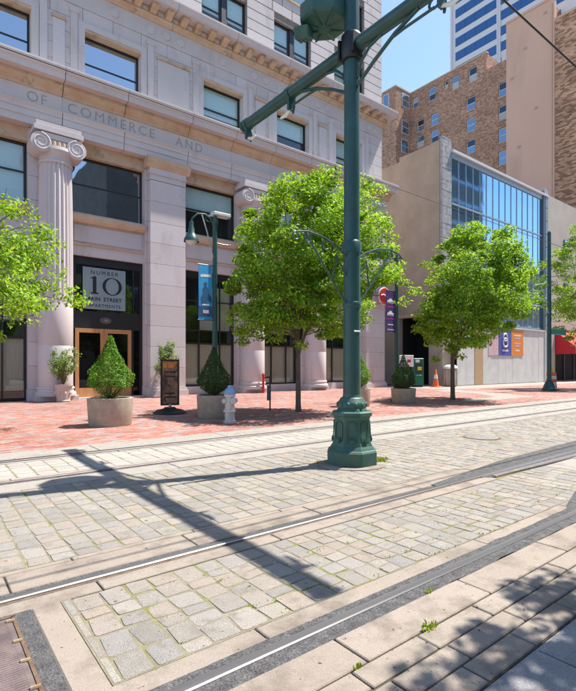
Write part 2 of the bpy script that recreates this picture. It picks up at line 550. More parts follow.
M['news_green'] = mat_flat('green_enamel', (.01, .12, .07), .4)
M['yellow'] = mat_flat('yellow_lens', (.8, .5, .03), .4)
M['street_sign'] = mat_flat('teal_street_sign', (.02, .26, .22), .5)
M['grey_box'] = mat_flat('grey_enamel', (.4, .42, .45), .45)
M['poster'] = mat_rough('brown_poster', (.12, .05, .03), (.5, .28, .17), 5, 40, .6, .1, .002, stain=(7, (.05, .03, .03), .5, .62))
M['poster_head'] = mat_rough('red_yellow_poster_head', (.55, .04, .03), (.8, .4, .06), 8, 40, .6, .1, .002)
M['lens'] = mat_flat('frosted_lens', (.6, .62, .6), .4)


def mat_mirror_glass(name, c, rough=.04, wob=.12):
    m, nt, p, out = nodes_of(name)
    p.inputs['Base Color'].default_value = (*c, 1)
    p.inputs['Metallic'].default_value = .85
    p.inputs['Roughness'].default_value = rough
    v = coord(nt, (1, 1, 1), 'World')
    bump(nt, p, noise(nt, v, .45, 2), wob, .05)
    return m


M['glass_blue'] = mat_mirror_glass('blue_mirror_glass', (.3, .52, .7))
M['tower_glass'] = mat_mirror_glass('deep_blue_glass', (.1, .2, .36), .1)

rng = random.Random(7)

# ================================================================= THE GROUND
def sheet(name, mat, x0, x1, y0, y1, z, thick=.0, kind='structure'):
    m = MB()
    if thick: m.box(x0, x1, y0, y1, z - thick, z)
    else: m.add([(x0, y0, z), (x1, y0, z), (x1, y1, z), (x0, y1, z)], [(0, 1, 2, 3)])
    o = m.build(name, mat)
    o['kind'] = kind
    return o


XL, XR = -14.0, 70.0
sheet('ground', M['ground'], -900, 900, -900, 900, -.09)
RAILS = (2.07, 3.57, 7.18, 8.72)

# street bed (joint filler shows between the setts)
street = sheet('street', M['bed'], XL, XR, 1.18, 9.45, -.016, .05)


# ---- granite setts
def sett_mesh(w, l, seed):
    """one rounded sett, top at z 0, centred"""
    r = random.Random(seed)
    cr = min(w, l) * r.uniform(.09, .17)
    pts = []
    for cx, cy, a0 in ((1, 1, 0), (-1, 1, 90), (-1, -1, 180), (1, -1, 270)):
        jx, jy = r.uniform(-.010, .004), r.uniform(-.010, .004)
        px, py = cx * (w / 2 + jx - cr), cy * (l / 2 + jy - cr)
        for a in (10, 45, 80):
            pts.append((px + cr * math.cos(R(a0 + a)), py + cr * math.sin(R(a0 + a))))
    n = len(pts)
    vs = []
    tl = (r.uniform(-.012, .012), r.uniform(-.012, .012))
    pts = [(x + r.uniform(-.004, .003), y + r.uniform(-.004, .003)) for x, y in pts]
    for s, z in ((1, -.05), (1, -.010), (.955, -.002), (.6, .0)):
        for (x, y) in pts:
            vs.append((x * s, y * s, z + tl[0] * x + tl[1] * y + (r.uniform(-.0016, .0016) if s < 1 else 0)))
    fs = []
    for i in range(3):
        for k in range(n):
            fs.append((i * n + k, i * n + (k + 1) % n, (i + 1) * n + (k + 1) % n, (i + 1) * n + k))
    fs.append(tuple(range(3 * n, 4 * n)))
    return vs, fs


SETT = {}
def sett_variant(w, l, k, mat):
    key = (round(w, 2), round(l, 2), k % 4, mat)
    if key not in SETT:
        m = MB(); vs, fs = sett_mesh(key[0], key[1], int(key[0] * 1700 + key[1] * 900) * 4 + key[2]); m.add(vs, fs, True)
        me = m.mesh('paving_sett', M[mat])
        SETT[key] = me
    return SETT[key], key


def sett_panel(name, x0, x1, y0, y1, wcol, lens, limit=300, seed=1, near=lambda x, y: x, mat=None):
    """columns of setts running across the street; nearest `limit` as single parts, the rest joined"""
    r = random.Random(seed)
    bed = sheet(name, M['bed'], x0, x1, y0, y1, -.0055, .01)
    cells = []
    x = x0
    while x < x1 - .05:
        w = wcol * r.uniform(.9, 1.12)
        if x + w > x1 - .08: w = x1 - x
        ls = []
        tot = y1 - y0
        while sum(ls) < tot - .06:
            ls.append(r.choice(lens) * r.uniform(.93, 1.07))
        k = tot / sum(ls)
        y = y0
        for l in ls:
            cells.append((x + w / 2, y + l * k / 2, w, l * k))
            y += l * k
        x += w
    cells = [c for c in cells if not any(abs(c[0] - hx) < hw and abs(c[1] - hy) < hw for hx, hy, hw in HOLES)]
    cells.sort(key=lambda c: near(c[0], c[1]))
    rest = MB()
    for i, (cx, cy, w, l) in enumerate(cells):
        gw, gl = w - .005, l - .005
        if i < limit:
            me, key = sett_variant(gw, gl, r.randrange(4), mat or 'cobble')
            o = inst('paving_sett', me, (cx, cy, r.uniform(-.002, .002)), bed, r.choice((0, PI)) + r.uniform(-.02, .02), (gw / key[0], gl / key[1], 1))
        else:
            q = MB()
            vs, fs = sett_mesh(gw, gl, i % 7)
            dz = r.uniform(-.003, .003)
            rest.add([(cx + a, cy + b, c + dz) for a, b, c in vs], fs, True)
    if rest.v:
        o = rest.build('paving_setts', M[mat or 'cobble'], bed)
        o['kind'] = 'stuff'
    return bed


# places where no sett lies: pole plinth, manhole
HOLES = [(5.3, 5.28, .40), (9.55, 5.5, .36)]
def vis(x, y):
    f = x * .6155 + y * .788
    l = x * .788 - y * .6155
    return f + (100 if f < .3 or abs(l) > f * .68 or f < 1.9 else 0)
sett_panel('track_setts_paving', .80, 7.6, 2.31, 3.33, .178, (.12, .15, .18, .21, .24), 300, 3, vis)
sett_panel('middle_setts_paving', -6, 40, 4.06, 6.62, .186, (.14, .18, .22, .25), 300, 4, vis)
sett_panel('far_track_setts_paving', -5, 45, 7.4, 8.52, .26, (.2, .25, .3), 300, 5, vis, 'cobble_far')
sett_panel('side_setts_paving', -5, -1.2, 2.31, 3.33, .18, (.15, .18, .21), 300, 6, vis)

# ---- concrete bands made of slabs
def band(name, mat, y0, y1, x0, x1, lens, z=0.0, gap=.012, seed=1, jit=.2, ch=.006):
    r = random.Random(seed)
    bed = sheet(name, M['bed_dark'], x0, x1, y0, y1, z - .014, .03)
    x = x0
    while x < x1 - .02:
        l = min(lens * r.uniform(1 - jit, 1 + jit), x1 - x)
        m = MB(); w = y1 - y0 - gap; ll = l - gap
        m.rbox(-ll / 2, ll / 2, -w / 2, w / 2, -.05, 0, ch)
        inst('slab', m.mesh('slab', mat), (x + l / 2, (y0 + y1) / 2, z + r.uniform(-.002, .002)), bed)
        x += l
    return bed


band('near_footway_band', M['slab'], 1.68, 1.945, -3, 32, 1.15, .004, seed=2)
band('near_footway_strip', M['slab'], 1.525, 1.68, -3, 32, .52, .004, seed=3)
band('middle_footway_strip', M['slab'], 1.372, 1.525, -3, 32, .52, .003, seed=34)
band('kerb_slab_band', M['slab'], 1.215, 1.372, -3, 32, .52, .004, seed=4)
band('near_rail_inner_band', M['slab'], 2.15, 2.305, -3, 8.5, 2.1, .002, seed=5)
band('far_rail_inner_band', M['slab'], 3.335, 3.505, -3, 6.2, 1.9, .002, seed=6)
band('rail_outer_band', M['slab'], 3.665, 3.985, -6, 40, 1.7, .002, seed=7)
band('edging_strip', M['slab'], 3.99, 4.055, -6, 40, 1.2, .0, seed=8)
band('far_edging_strip', M['pale_concrete'], 6.63, 7.06, -6, 50, 2.4, .002, seed=9)
band('far_track_inner_strip', M['pale_concrete'], 7.27, 7.39, -6, 50, 2.2, .002, seed=10)
band('far_track_outer_strip', M['pale_concrete'], 8.53, 8.63, -6, 50, 2.2, .002, seed=11)
band('kerb', M['pale_concrete'], 8.83, 9.5, -10, 60, 2.6, .02, seed=12, ch=.012)
# turnout concrete at the right
sheet('turnout_concrete', M['pale_concrete'], 7.6, 40, 2.29, 3.33, -.002, .03)
sheet('turnout_patch', M['grey_slab'], 8.55, 9.5, 2.75, 3.36, .003)

# near footway of grey slabs
near_walk = sheet('near_footway', M['grey_slab'], -20, 60, -9, 1.205, -.004, .05)
r_ = random.Random(9)
for j in range(7):
    y0 = 1.20 - .31 * (j + 1)
    x = .6 + .25 * (j % 2)
    while x < 8:
        l = r_.uniform(.45, .6)
        m = MB(); m.rbox(-l / 2 + .005, l / 2 - .005, -.15, .15, -.04, 0, .006)
        inst('slab', m.mesh('slab', M['grey_slab']), (x + l / 2, y0 + .155, .006 + r_.uniform(-.002, .002)), near_walk)
        x += l

# ---- asphalt beside rails, rails
def strip(name, poly, z=-.003, mat='asphalt'):
    m = MB(); m.prism_z(poly, z - .03, z)
    o = m.build(name, M[mat]); o['kind'] = 'structure'
    return o


def wobble(y, x0, x1, n, amp, seed):
    r = random.Random(seed)
    return [(x0 + (x1 - x0) * i / n, y + r.uniform(-amp, amp)) for i in range(n + 1)]


def asphalt_strip(y0, y1, x0, x1, amp0, amp1, seed, z=-.004):
    n = int((x1 - x0) * 6)
    a = wobble(y0, x0, x1, n, amp0, seed)
    b = wobble(y1, x0, x1, n, amp1, seed + 1)
    m = MB()
    vs = [(x, y, z) for x, y in a] + [(x, y, z) for x, y in b]
    fs = [(i, i + 1, n + 2 + i, n + 1 + i) for i in range(n)]
    m.add(vs, fs)
    o = m.build('asphalt_strip', M['asphalt']); o['kind'] = 'structure'
    return o


asphalt_strip(1.935, 2.045, -3, 34, .016, 0, 1, .002)
asphalt_strip(2.10, 2.175, -3, 34, 0, .02, 2, .0035)
asphalt_strip(3.50, 3.545, -3, 40, .004, 0, 3, -.006)
asphalt_strip(3.595, 3.672, -3, 40, 0, .006, 4, -.004)
asphalt_strip(7.05, 7.15, -6, 50, .004, 0, 5, -.002)
asphalt_strip(7.21, 7.275, -6, 50, 0, .004, 6, -.002)
asphalt_strip(8.62, 8.69, -6, 50, .004, 0, 7, -.002)
asphalt_strip(8.75, 8.835, -6, 50, 0, .004, 8, -.002)
strip('asphalt_wedge', [(5.2, 3.69), (7.38, 3.95), (10.6, 4.06), (18, 4.3), (34, 4.5), (34, 3.6), (5.2, 3.6)], .007)
strip('asphalt_wedge', [(6.1, 3.5), (6.18, 3.43), (7.6, 3.37), (12, 3.2), (34, 3.0), (34, 3.55), (6.1, 3.55)], .006)
strip('asphalt_wedge', [(5.4, 2.15), (5.6, 2.24), (6.3, 2.42), (8, 2.7), (12, 3.0), (12, 2.3), (7, 2.12)], .005)


def rail(y, x0, x1, bend=None):
    pts = bend or [(x0, y), (x1, y)]
    t = thing('tram_rail', {2.07: 'polished steel tram rail nearest the camera', 3.57: 'polished steel rail of the near track, on the pole side',
                            7.18: 'steel rail of the far track just beyond the green pole', 8.72: 'farthest steel rail, beside the kerb of the brick footway'}.get(y, 'rusty turnout rail branching off towards the right'), 'rail', (pts[0][0], pts[0][1], 0), world=True)
    def run(prof, name, mat):
        m = MB(); n = len(prof); vs = []; fs = []
        for (x, yy) in pts: vs += [(x, yy + a, b) for a, b in prof]
        for i in range(len(pts) - 1):
            for k in range(n):
                fs.append((i * n + k, i * n + (k + 1) % n, (i + 1) * n + (k + 1) % n, (i + 1) * n + k))
        m.add(vs, fs); m.build(name, mat, t)
    run([(-.034, -.02), (-.034, .006), (-.026, .013), (.026, .013), (.034, .006), (.034, -.02)], 'rail_head', M['rail_head'] if pts[0][1] < 3.6 and pts[0][1] not in (3.46,) else M['rail_dull'])
    run([(-.048, -.06), (-.048, -.006), (-.0345, -.002), (.0345, -.002), (.05, -.006), (.05, -.06)], 'rail_web', M['rail_side'])
    return t


rail(2.07, -3, 34); rail(3.57, -3, 40); rail(7.18, -6, 50); rail(8.72, -6, 50)
rail(0, 0, 0, [(6.3, 3.46), (9.5, 3.40), (14, 3.2), (24, 2.5)])

# ---- perpendicular strip, plate in the lower left corner
strip('edge_setts_strip', [(.745, 2.3), (.805, 2.3), (.805, 3.34), (.745, 3.34)], -.004, 'bed')
m_edge = None
edge_root = sheet('cross_band', M['bed'], .57, .80, 2.29, 3.37, -.012, .02)
yy = 2.31
while yy < 3.3:
    l = rng.uniform(.22, .34)
    if yy + l > 3.25: l = 3.335 - yy
    m = MB(); m.rbox(-.024, .024, -l / 2 + .006, l / 2 - .006, -.05, 0, .008)
    inst('edging_stone', m.mesh('edging_stone', M['cobble']), (.773, yy + l / 2, -.002), edge_root)
    yy += l
m = MB(); m.rbox(.575, .742, 2.19, 3.37, -.05, .001, .008); m.build('slab', M['slab'], edge_root)
sheet('plate_surround', M['asphalt'], -1.2, .572, 2.19, 3.345, .0, .04)
hatch = thing('access_plate', 'rusty steel access plate with hinge tabs in the lower left corner', 'access plate', (-.1, 2.72, 0), world=True)
mp = MB(); mp.rbox(-1.05, .455, 2.2, 3.285, -.03, .010, .004)
mp.build('plate', M['steel_plate'], hatch)
k = 0
yy = 2.23
while yy < 3.26:
    inst('tread_rib', bpy.data.meshes.get('tread_rib') or MB().box(-.73, .73, -.003, .003, 0, .002).mesh('tread_rib', M['steel_plate']), (-.3, yy, .0095), hatch)
    yy += .02
B('plate_frame', M['rail_side'], hatch, (.458, .475, 2.2, 3.3, -.03, .012), (-1.05, .475, 3.288, 3.305, -.03, .012))
for yy in (3.24, 2.98, 2.76, 2.5):
    mt = MB(); mt.tube([(.425, yy, .014), (.468, yy - .008, .014)], .011, 8); mt.build('hinge_tab', M['rust'], hatch)

# ---- manhole
mh = thing('manhole_cover', 'round grey manhole cover set among the setts right of the pole', 'manhole', (9.55, 5.5, 0))
MB().lathe([(.38, -.04), (.38, .003), (.345, .004)], 40).build('frame', M['rail_side'], mh)
MB().lathe([(.34, -.02), (.34, .006), (.30, .009), (.0005, .009)], 40).build('cover', mat_rough('worn_cast_iron', (.17, .16, .15), (.28, .26, .24), 12, 60, .6, .5, .006, metal=.2), mh)

# ---- far footway of red bricks, with paler concrete runs
foot = sheet('brick_footway', M['brick_walk'], -40, 120, 9.5, 24.5, .012, .1)
sheet('concrete_footway', M['pale_concrete'], 26.8, 60, 17.6, 24.4, .016)
strip('concrete_path', [(18.5, 11.0), (24.2, 11.1), (26.4, 15.2), (27.0, 17.6), (25.0, 17.6), (24.2, 14.2), (22.4, 12.2), (18.5, 11.7)], .016, 'pale_concrete')

# ---- weeds in the joints
def weeds(spots, seed=3):
    r = random.Random(seed); m = MB()
    for (x, y, rad, n, h) in spots:
        for _ in range(n):
            a = r.uniform(0, 2 * PI); d = rad * math.sqrt(r.random())
            px, py = x + d * math.cos(a), y + d * math.sin(a) * .5
            hh = h * r.uniform(.5, 1.2); w = .006
            b = r.uniform(0, 2 * PI); dx, dy = math.cos(b), math.sin(b)
            lx, ly = r.uniform(-1, 1) * hh * .7, r.uniform(-1, 1) * hh * .7
            m.add([(px - dx * w, py - dy * w, -.01), (px + dx * w, py + dy * w, -.01), (px + lx * .5 + dx * w * .8, py + ly * .5 + dy * w * .8, hh * .65), (px + lx, py + ly, hh)], [(0, 1, 2), (0, 2, 3)])
    o = m.build('grass', M['grass'])
    tag(o, 'bright green weeds growing in the joints of the paving', 'grass', kind='stuff')


ws = [(5.78, 5.05, .12, 160, .055), (5.95, 5.2, .2, 120, .04), (5.05, 5.62, .15, 60, .035), (2.36, 1.68, .07, 60, .028), (2.72, 1.945, .03, 25, .03), (1.76, 1.68, .03, 20, .02)]
for _ in range(70):
    x = rng.uniform(1, 6.5); ws.append((x, 2.32 + rng.choice((0, .2, .42, .61, .83)) + rng.uniform(-.03, .03), .05, 5, .010))
weeds(ws)

# ---------------------------------------------------------------- photo pixel -> point on a known plane
_A = R(37.99); _S, _C = math.sin(_A), math.cos(_A)
def ray(u, v):
    q = (u - 288) / 478.0
    return (q * _C + _S, -q * _S + _C, (366 - v) / 478.0)
def onX(u, v, X):
    d = ray(u, v); t = X / d[0]; return (X, d[1] * t, CAM_H + d[2] * t)
def onY(u, v, Y):
    d = ray(u, v); t = Y / d[1]; return (d[0] * t, Y, CAM_H + d[2] * t)


# ================================================================= CORNER STONE BUILDING
bld = thing('stone_building', 'pale limestone commercial block with Ionic columns and carved frieze', 'building', (10, 23, 0), world=True)
YW = 23.05            # wall face
XC = 26.62            # right corner
XB = -9.0             # left end, outside the frame
TOP = 36.4
# core (set behind the window recesses)
B('core_wall', M['room'], bld, (XB, XC - .5, 24.9, 40, 0, TOP - .2))
B('side_wall', M['stone'], bld, (XC - .45, XC, 23.75, 40, 0, TOP))
B('roof_slab', M['stone_warm'], bld, (XB, XC + .3, 22.4, 40, TOP, TOP + .8))

BAYS = [(-3.6, -.45), (.55, 3.85), (5.6, 9.0), (11.15, 14.38), (16.15, 18.95), (21.0, 24.4)]
PIERS = [(-.45, .55), (3.85, 5.6), (9.0, 11.15), (14.38, 16.15), (18.95, 21.0), (24.4, XC)]
BLOCKS = {}
def block_mesh(w, d, h, mat):
    key = (round(w, 2), round(d, 2), round(h, 2), mat.name)
    if key not in BLOCKS:
        BLOCKS[key] = MB().rbox(-w / 2, w / 2, -d / 2, d / 2, -h / 2, h / 2, .008).mesh('stone_block', mat)
    return BLOCKS[key]


def ashlar(parent, x0, x1, z0, z1, bh, bl, yf, depth, holes=(), mat=None, gap=.012, seed=0):
    """single stone blocks in courses; holes are (x0, x1, z0, z1) openings"""
    mat = mat or M['stone']
    n = max(1, round((z1 - z0) / bh)); h = (z1 - z0) / n
    for c in range(n):
        za, zb = z0 + c * h, z0 + (c + 1) * h
        spans = [(x0, x1)]
        for (a, b, p, q) in holes:
            if q <= za + .02 or p >= zb - .02: continue
            ns = []
            for (s, e) in spans:
                if b <= s or a >= e: ns.append((s, e)); continue
                if a > s: ns.append((s, a))
                if b < e: ns.append((b, e))
            spans = ns
        for (s, e) in spans:
            k = max(1, round((e - s) / bl))
            off = (.5 if c % 2 else 0) if k > 1 else 0
            cuts = [s] + [s + (e - s) * (i + off) / k for i in range(1 if not off else 0, k) if s + .2 < s + (e - s) * (i + off) / k < e - .2] + [e]
            for a, b in zip(cuts, cuts[1:]):
                me = block_mesh(b - a - gap, depth, h - gap, mat)
                inst('stone_block', me, ((a + b) / 2, yf + depth / 2, (za + zb) / 2), parent, 0, ((b - a - gap) / round(b - a - gap, 2), 1, 1))


# ---- ground tier: pier cores
for (a, b) in PIERS:
    B('pier_core', M['joint'], bld, (a + .01, b - .01, YW + .02, 24.9, 0, 11.8))
    ashlar(bld, a, b, .5, 11.78, 1.06, 3.0, YW, .03, seed=1)
    for sx in (0,):
        B('plinth', M['stone'], bld, (a - .02, b + .02, YW - .03, YW + .5, 0, .5))
# left reveals of the piers (visible sides)
for (a, b) in BAYS:
    m = MB()
    m.box(b, b + .03, YW + .03, 23.6, .1, 11.78)
    m.build('reveal', M['stone'], bld)


def win_unit(parent, x0, x1, z0, z1, y, fr=.09, bars_v=(), bars_h=(), blind=None, pane='pane', fm='black_metal', room=True, name='window', split=None):
    w = B(name, M[fm], parent, (x0, x0 + fr, y, y + .09, z0, z1), (x1 - fr, x1, y, y + .09, z0, z1), (x0 + fr, x1 - fr, y, y + .09, z0, z0 + fr), (x0 + fr, x1 - fr, y, y + .09, z1 - fr, z1))
    vs = [x0 + fr] + [v for v in bars_v] + [x1 - fr]
    hs = [z0 + fr] + [v for v in bars_h] + [z1 - fr]
    for v in bars_v: B('mullion', M[fm], w, (v - .035, v + .035, y + .003, y + .08, z0 + fr, z1 - fr))
    for h in bars_h: B('glazing_bar', M[fm], w, (x0 + fr, x1 - fr, y + .006, y + .075, h - .035, h + .035))
    for i in range(len(vs) - 1):
        for j in range(len(hs) - 1):
            pm = pane if isinstance(pane, str) else pane[(i + j) % len(pane)]
            B('pane', M[pm], w, (vs[i], vs[i + 1], y + .03 + .012 * (j % 2), y + .036 + .012 * (j % 2), hs[j], hs[j + 1]))
    if blind:
        bm_, f0 = blind
        B('blind', M[bm_], w, (x0 + fr, x1 - fr, y + .12, y + .13, z0 + (z1 - z0) * f0, z1))
    if room:
        B('room', M['room'], w, (x0, x1, y + 1.3, y + 1.35, z0, z1), (x0, x0 + .03, y + .1, y + 1.3, z0, z1), (x1 - .03, x1, y + .1, y + 1.3, z0, z1), (x0, x1, y + .1, y + 1.3, z0 - .03, z0), (x0, x1, y + .1, y + 1.3, z1, z1 + .03))
    return w


for i, (a, b) in enumerate(BAYS):
    # second-tier window, sill, spandrel
    B('lintel', M['stone_warm'], bld, (a, b, YW + .12, 24.9, 11.22, 11.8))  # warm bounce light on the soffit is put into this tan colour
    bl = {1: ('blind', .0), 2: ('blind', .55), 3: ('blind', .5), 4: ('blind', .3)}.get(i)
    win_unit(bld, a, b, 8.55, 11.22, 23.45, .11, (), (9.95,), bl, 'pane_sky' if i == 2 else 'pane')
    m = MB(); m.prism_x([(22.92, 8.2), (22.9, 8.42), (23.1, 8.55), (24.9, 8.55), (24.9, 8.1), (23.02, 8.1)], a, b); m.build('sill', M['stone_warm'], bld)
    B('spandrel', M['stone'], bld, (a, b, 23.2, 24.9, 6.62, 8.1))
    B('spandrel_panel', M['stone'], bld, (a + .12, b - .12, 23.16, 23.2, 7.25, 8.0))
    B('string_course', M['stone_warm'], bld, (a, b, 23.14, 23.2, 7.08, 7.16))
    if i == 2:
        continue
    # shop window
    dx = (b - a)
    sw = B('shop_surround', M['black_metal'], bld, (a, b, 23.4, 23.56, 6.35, 6.62))
    w = win_unit(bld, a, b, .42 if i != 1 else .05, 6.35, 23.45, .09, (a + dx * .32, a + dx * .72), (2.75, 3.45, 5.05), None, 'pane_dark', name='shop_window')
    B('curtain', M['curtain'], w, (a + .1, b - .1, 23.6, 23.62, .45, 2.7))
    B('curtain', M['curtain'], w, (a + dx * .35, b - .1, 23.75, 23.77, 3.5, 5.9 if i % 2 else 4.4))
    if i != 1:
        B('bulkhead', M['stone'], bld, (a, b, 23.3, 24.9, 0, .42))

# ---- entrance bay
ent = B('entrance_frame', M['black_metal'], bld, (5.6, 9.0, 23.38, 23.55, 6.25, 6.62), (5.6, 5.78, 23.38, 23.55, .02, 6.25), (8.85, 9.0, 23.38, 23.55, .02, 6.25), (5.78, 8.85, 23.40, 23.52, 3.28, 4.1), (5.78, 5.86, 23.40, 23.52, 4.1, 6.25), (8.45, 8.56, 23.40, 23.52, .02, 3.28), (8.52, 8.58, 23.41, 23.52, 4.1, 6.25))
B('transom_pane', M['pane_dark'], ent, (5.86, 8.52, 23.46, 23.47, 4.1, 6.25))
B('transom_pane', M['pane_dark'], ent, (8.58, 8.85, 23.46, 23.47, 4.1, 6.25))
B('side_pane', M['door_glass'], ent, (8.56, 8.85, 23.46, 23.47, .3, 3.28))
B('room', M['room'], ent, (5.6, 9.0, 24.7, 24.75, 0, 6.3))
B('threshold', M['stone'], ent, (5.6, 9.0, 22.95, 23.6, 0, .06))
for (a, b) in ((5.82, 7.12), (7.13, 8.43)):
    d = B('door', M['wood_door'], bld, (a, a + .17, 23.36, 23.44, .06, 3.28), (b - .17, b, 23.36, 23.44, .06, 3.28), (a + .17, b - .17, 23.36, 23.44, 3.08, 3.28), (a + .17, b - .17, 23.36, 23.44, .06, .5))
    B('pane', M['door_glass'], d, (a + .17, b - .17, 23.40, 23.41, .5, 3.08))
    hx = b - .1 if a < 6 else a + .1
    mm = MB(); mm.tube([(hx, 23.36, 1.0), (hx, 23.29, 1.05), (hx, 23.29, 1.5), (hx, 23.36, 1.55)], .014, 6); mm.build('handle', M['steel'], d)
# sign panel behind the transom glass line
sg = B('sign_panel', M['sign_teal'], bld, (6.15, 8.14, 23.36, 23.385, 4.2, 6.15))
text('NUMBER', .27, M['sign_ink'], (7.145, 23.356, 5.84), sg, spacing=1.35, depth=.003)
text('MAIN', .25, M['sign_ink'], (6.62, 23.356, 4.6), sg, spacing=1.08, depth=.003, bold=.004)
text('STREET', .25, M['sign_ink'], (7.52, 23.356, 4.6), sg, spacing=1.08, depth=.003, bold=.004)
text('APARTMENTS', .22, M['sign_ink'], (7.145, 23.356, 4.3), sg, spacing=1.15, depth=.003)
m = MB(); yz = 23.355
m.prism_y([(6.50, 4.92), (6.86, 4.92), (6.86, 4.96), (6.76, 5.0), (6.76, 5.72), (6.70, 5.76), (6.5, 5.66), (6.5, 5.63), (6.6, 5.64), (6.6, 5.0), (6.5, 4.96)], yz - .003, yz + .003)
m.build('numeral', M['sign_ink'], sg); m = MB()
cx, cz = 7.5, 5.33
vs = []; fs = []
n = 36
for q in range(n):
    a_ = 2 * PI * q / n
    vs += [(cx + .46 * math.cos(a_), yz - .003, cz + .42 * math.sin(a_)), (cx + .31 * math.cos(a_), yz - .003, cz + .385 * math.sin(a_))]
for q in range(n):
    p2 = (q + 1) % n
    fs.append((2 * q, 2 * p2, 2 * p2 + 1, 2 * q + 1))
m.add(vs, fs); m.build('numeral', M['sign_ink'], sg)
m = MB(); m.m = Matrix.Translation((7.2, 23.395, 3.68)) @ Matrix.Rotation(R(90), 4, 'X') @ Matrix.Diagonal((1.35, .8, 1, 1))
m.lathe([(.2, 0), (.2, .025), (.16, .032), (.15, .022), (.001, .022)], 24); m.build('number_plaque', mat_flat('bronze_plaque', (.09, .08, .075), .4), bld)
text('10', .16, M['grey_box'], (7.2, 23.368, 3.625), bld, depth=.002)
# intercom on the pier left of it
ic = thing('intercom_box', 'small grey intercom box with dark handset on the pier beside the doors', 'intercom', (9.3, 23.0, 1.25), world=True)
MB().rbox(9.16, 9.5, 22.9, 23.05, 1.25, 1.95, .02).build('case', M['grey_box'], ic)
MB().rbox(9.14, 9.52, 22.88, 23.05, 1.95, 2.0, .01).build('hood', M['blue_paint'], ic)
MB().tube([(9.27, 22.87, 1.86), (9.25, 22.82, 1.78), (9.25, 22.82, 1.5), (9.28, 22.87, 1.4)], [.05, .035, .035, .05], 8).build('handset', M['black_metal'], ic)

# ---- columns
def ionic(cx, lab):
    c = B('column', M['stone'], bld, (cx - .86, cx + .86, 22.35, 23.05, 0, .22))
    c['label'] = lab
    cy = 22.78
    MB().lathe([(.82, .22), (.84, .3), (.82, .38), (.74, .42), (.73, .5), (.77, .55), (.74, .62)], 40, (cx, cy, 0)).build('base', M['stone'], c)
    # fluted shaft, upper part; plain lower drum
    m = MB(); n = 24; per = 6; vs = []; fs = []
    zs = [(4.2, .70), (5.5, .70), (7, .695), (8.5, .68), (10.25, .645)]
    for (z, rr) in zs:
        for k in range(n * per):
            ph = k % per / per
            d = .055 * math.sin(PI * min(1, max(0, (ph - .12) / .76))) ** .6 if .12 < ph < .88 else 0
            if z < 4.3: d *= .2
            a_ = 2 * PI * k / (n * per)
            vs.append((cx + (rr - d) * math.cos(a_), cy + (rr - d) * math.sin(a_), z))
    T = n * per
    for i in range(len(zs) - 1):
        for k in range(T):
            fs.append((i * T + k, i * T + (k + 1) % T, (i + 1) * T + (k + 1) % T, (i + 1) * T + k))
    m.add(vs, fs, False); m.build('fluted_shaft', M['stone'], c)
    zz = .62
    for zb in (2.4, 4.2):
        MB().lathe([(.70, zz), (.705, zz + .01), (.705, zb - .015), (.70, zb)], 40, (cx, cy, 0)).build('drum', M['stone'], c)
        zz = zb
    cap = MB().lathe([(.645, 10.2), (.69, 10.23), (.69, 10.3), (.64, 10.34), (.66, 10.5), (.82, 10.72), (.8, 10.86)], 32, (cx, cy, 0)).build('capital', M['stone'], c)
    B('capital_cushion', M['stone'], cap, (cx - .72, cx + .72, 22.16, 23.0, 10.9, 11.32))
    B('abacus', M['stone'], cap, (cx - .98, cx + .98, 22.05, 23.05, 11.40, 11.6), (cx - .9, cx + .9, 22.1, 23.05, 11.6, 11.8))
    for s in (-1, 1):
        vx, vz = cx + s * .70, 10.92
        mv = MB(); mv.m = Matrix.Translation((vx, 22.08, vz)) @ Matrix.Rotation(R(-90), 4, 'X')
        mv.lathe([(.40, 0), (.40, .92)], 24)
        mv.build('volute', M['stone'], cap)
        # spiral relief
        sp = []
        for q in range(46):
            t = q / 45 * 2.3 * 2 * PI
            rr = .37 * (1 - q / 45 * .86)
            sp.append((vx - s * rr * math.sin(t), 22.075, vz + rr * math.cos(t)))
        MB().tube(sp, [.035 * (1 - q / 60) for q in range(46)], 6).build('volute_scroll', M['stone'], cap)
    # band joining the volutes
    B('volute_band', M['stone'], cap, (cx - .7, cx + .7, 22.1, 22.95, 11.14, 11.36))
    for q in range(5):
        MB().lathe([(.0, -.12), (.08, -.08), (.1, 0), (.07, .1), (.0, .12)], 8, (cx + (q - 2) * .19, 22.16, 10.98), cap=False).build('egg_moulding', M['stone_warm'], cap)
    return c


ionic(4.87, 'fluted Ionic column left of the doors')
ionic(15.2, 'Ionic column half hidden by the middle tree')
ionic(19.95, 'column behind the green tram pole')


def pilaster(x0, x1):
    p = B('pilaster', M['stone'], bld, (x0 - .1, x1 + .1, 22.55, 23.04, 0, .3), (x0 - .05, x1 + .05, 22.6, 23.04, .3, .42))
    yf = 22.68
    ashlar(p, x0, x1, .42, 10.7, 1.03, 3.0, yf, .36)
    B('core', M['joint'], p, (x0 + .012, x1 - .012, yf + .012, 23.04, .42, 10.7))
    cp = B('capital', M['stone'], p, (x0, x1, yf, 23.04, 10.72, 11.0), (x0 - .05, x1 + .05, yf - .05, 23.04, 11.0, 11.08), (x0 - .02, x1 + .02, yf - .02, 23.04, 11.08, 11.3))
    m = MB(); m.prism_x([(yf - .03, 11.3), (yf - .2, 11.55), (yf - .22, 11.8), (23.04, 11.8), (23.04, 11.3)], x0 - .2, x1 + .2); m.build('capital_moulding', M['stone_warm'], cp)
    return p


pilaster(9.12, 11.02)
pilaster(24.55, 26.5)

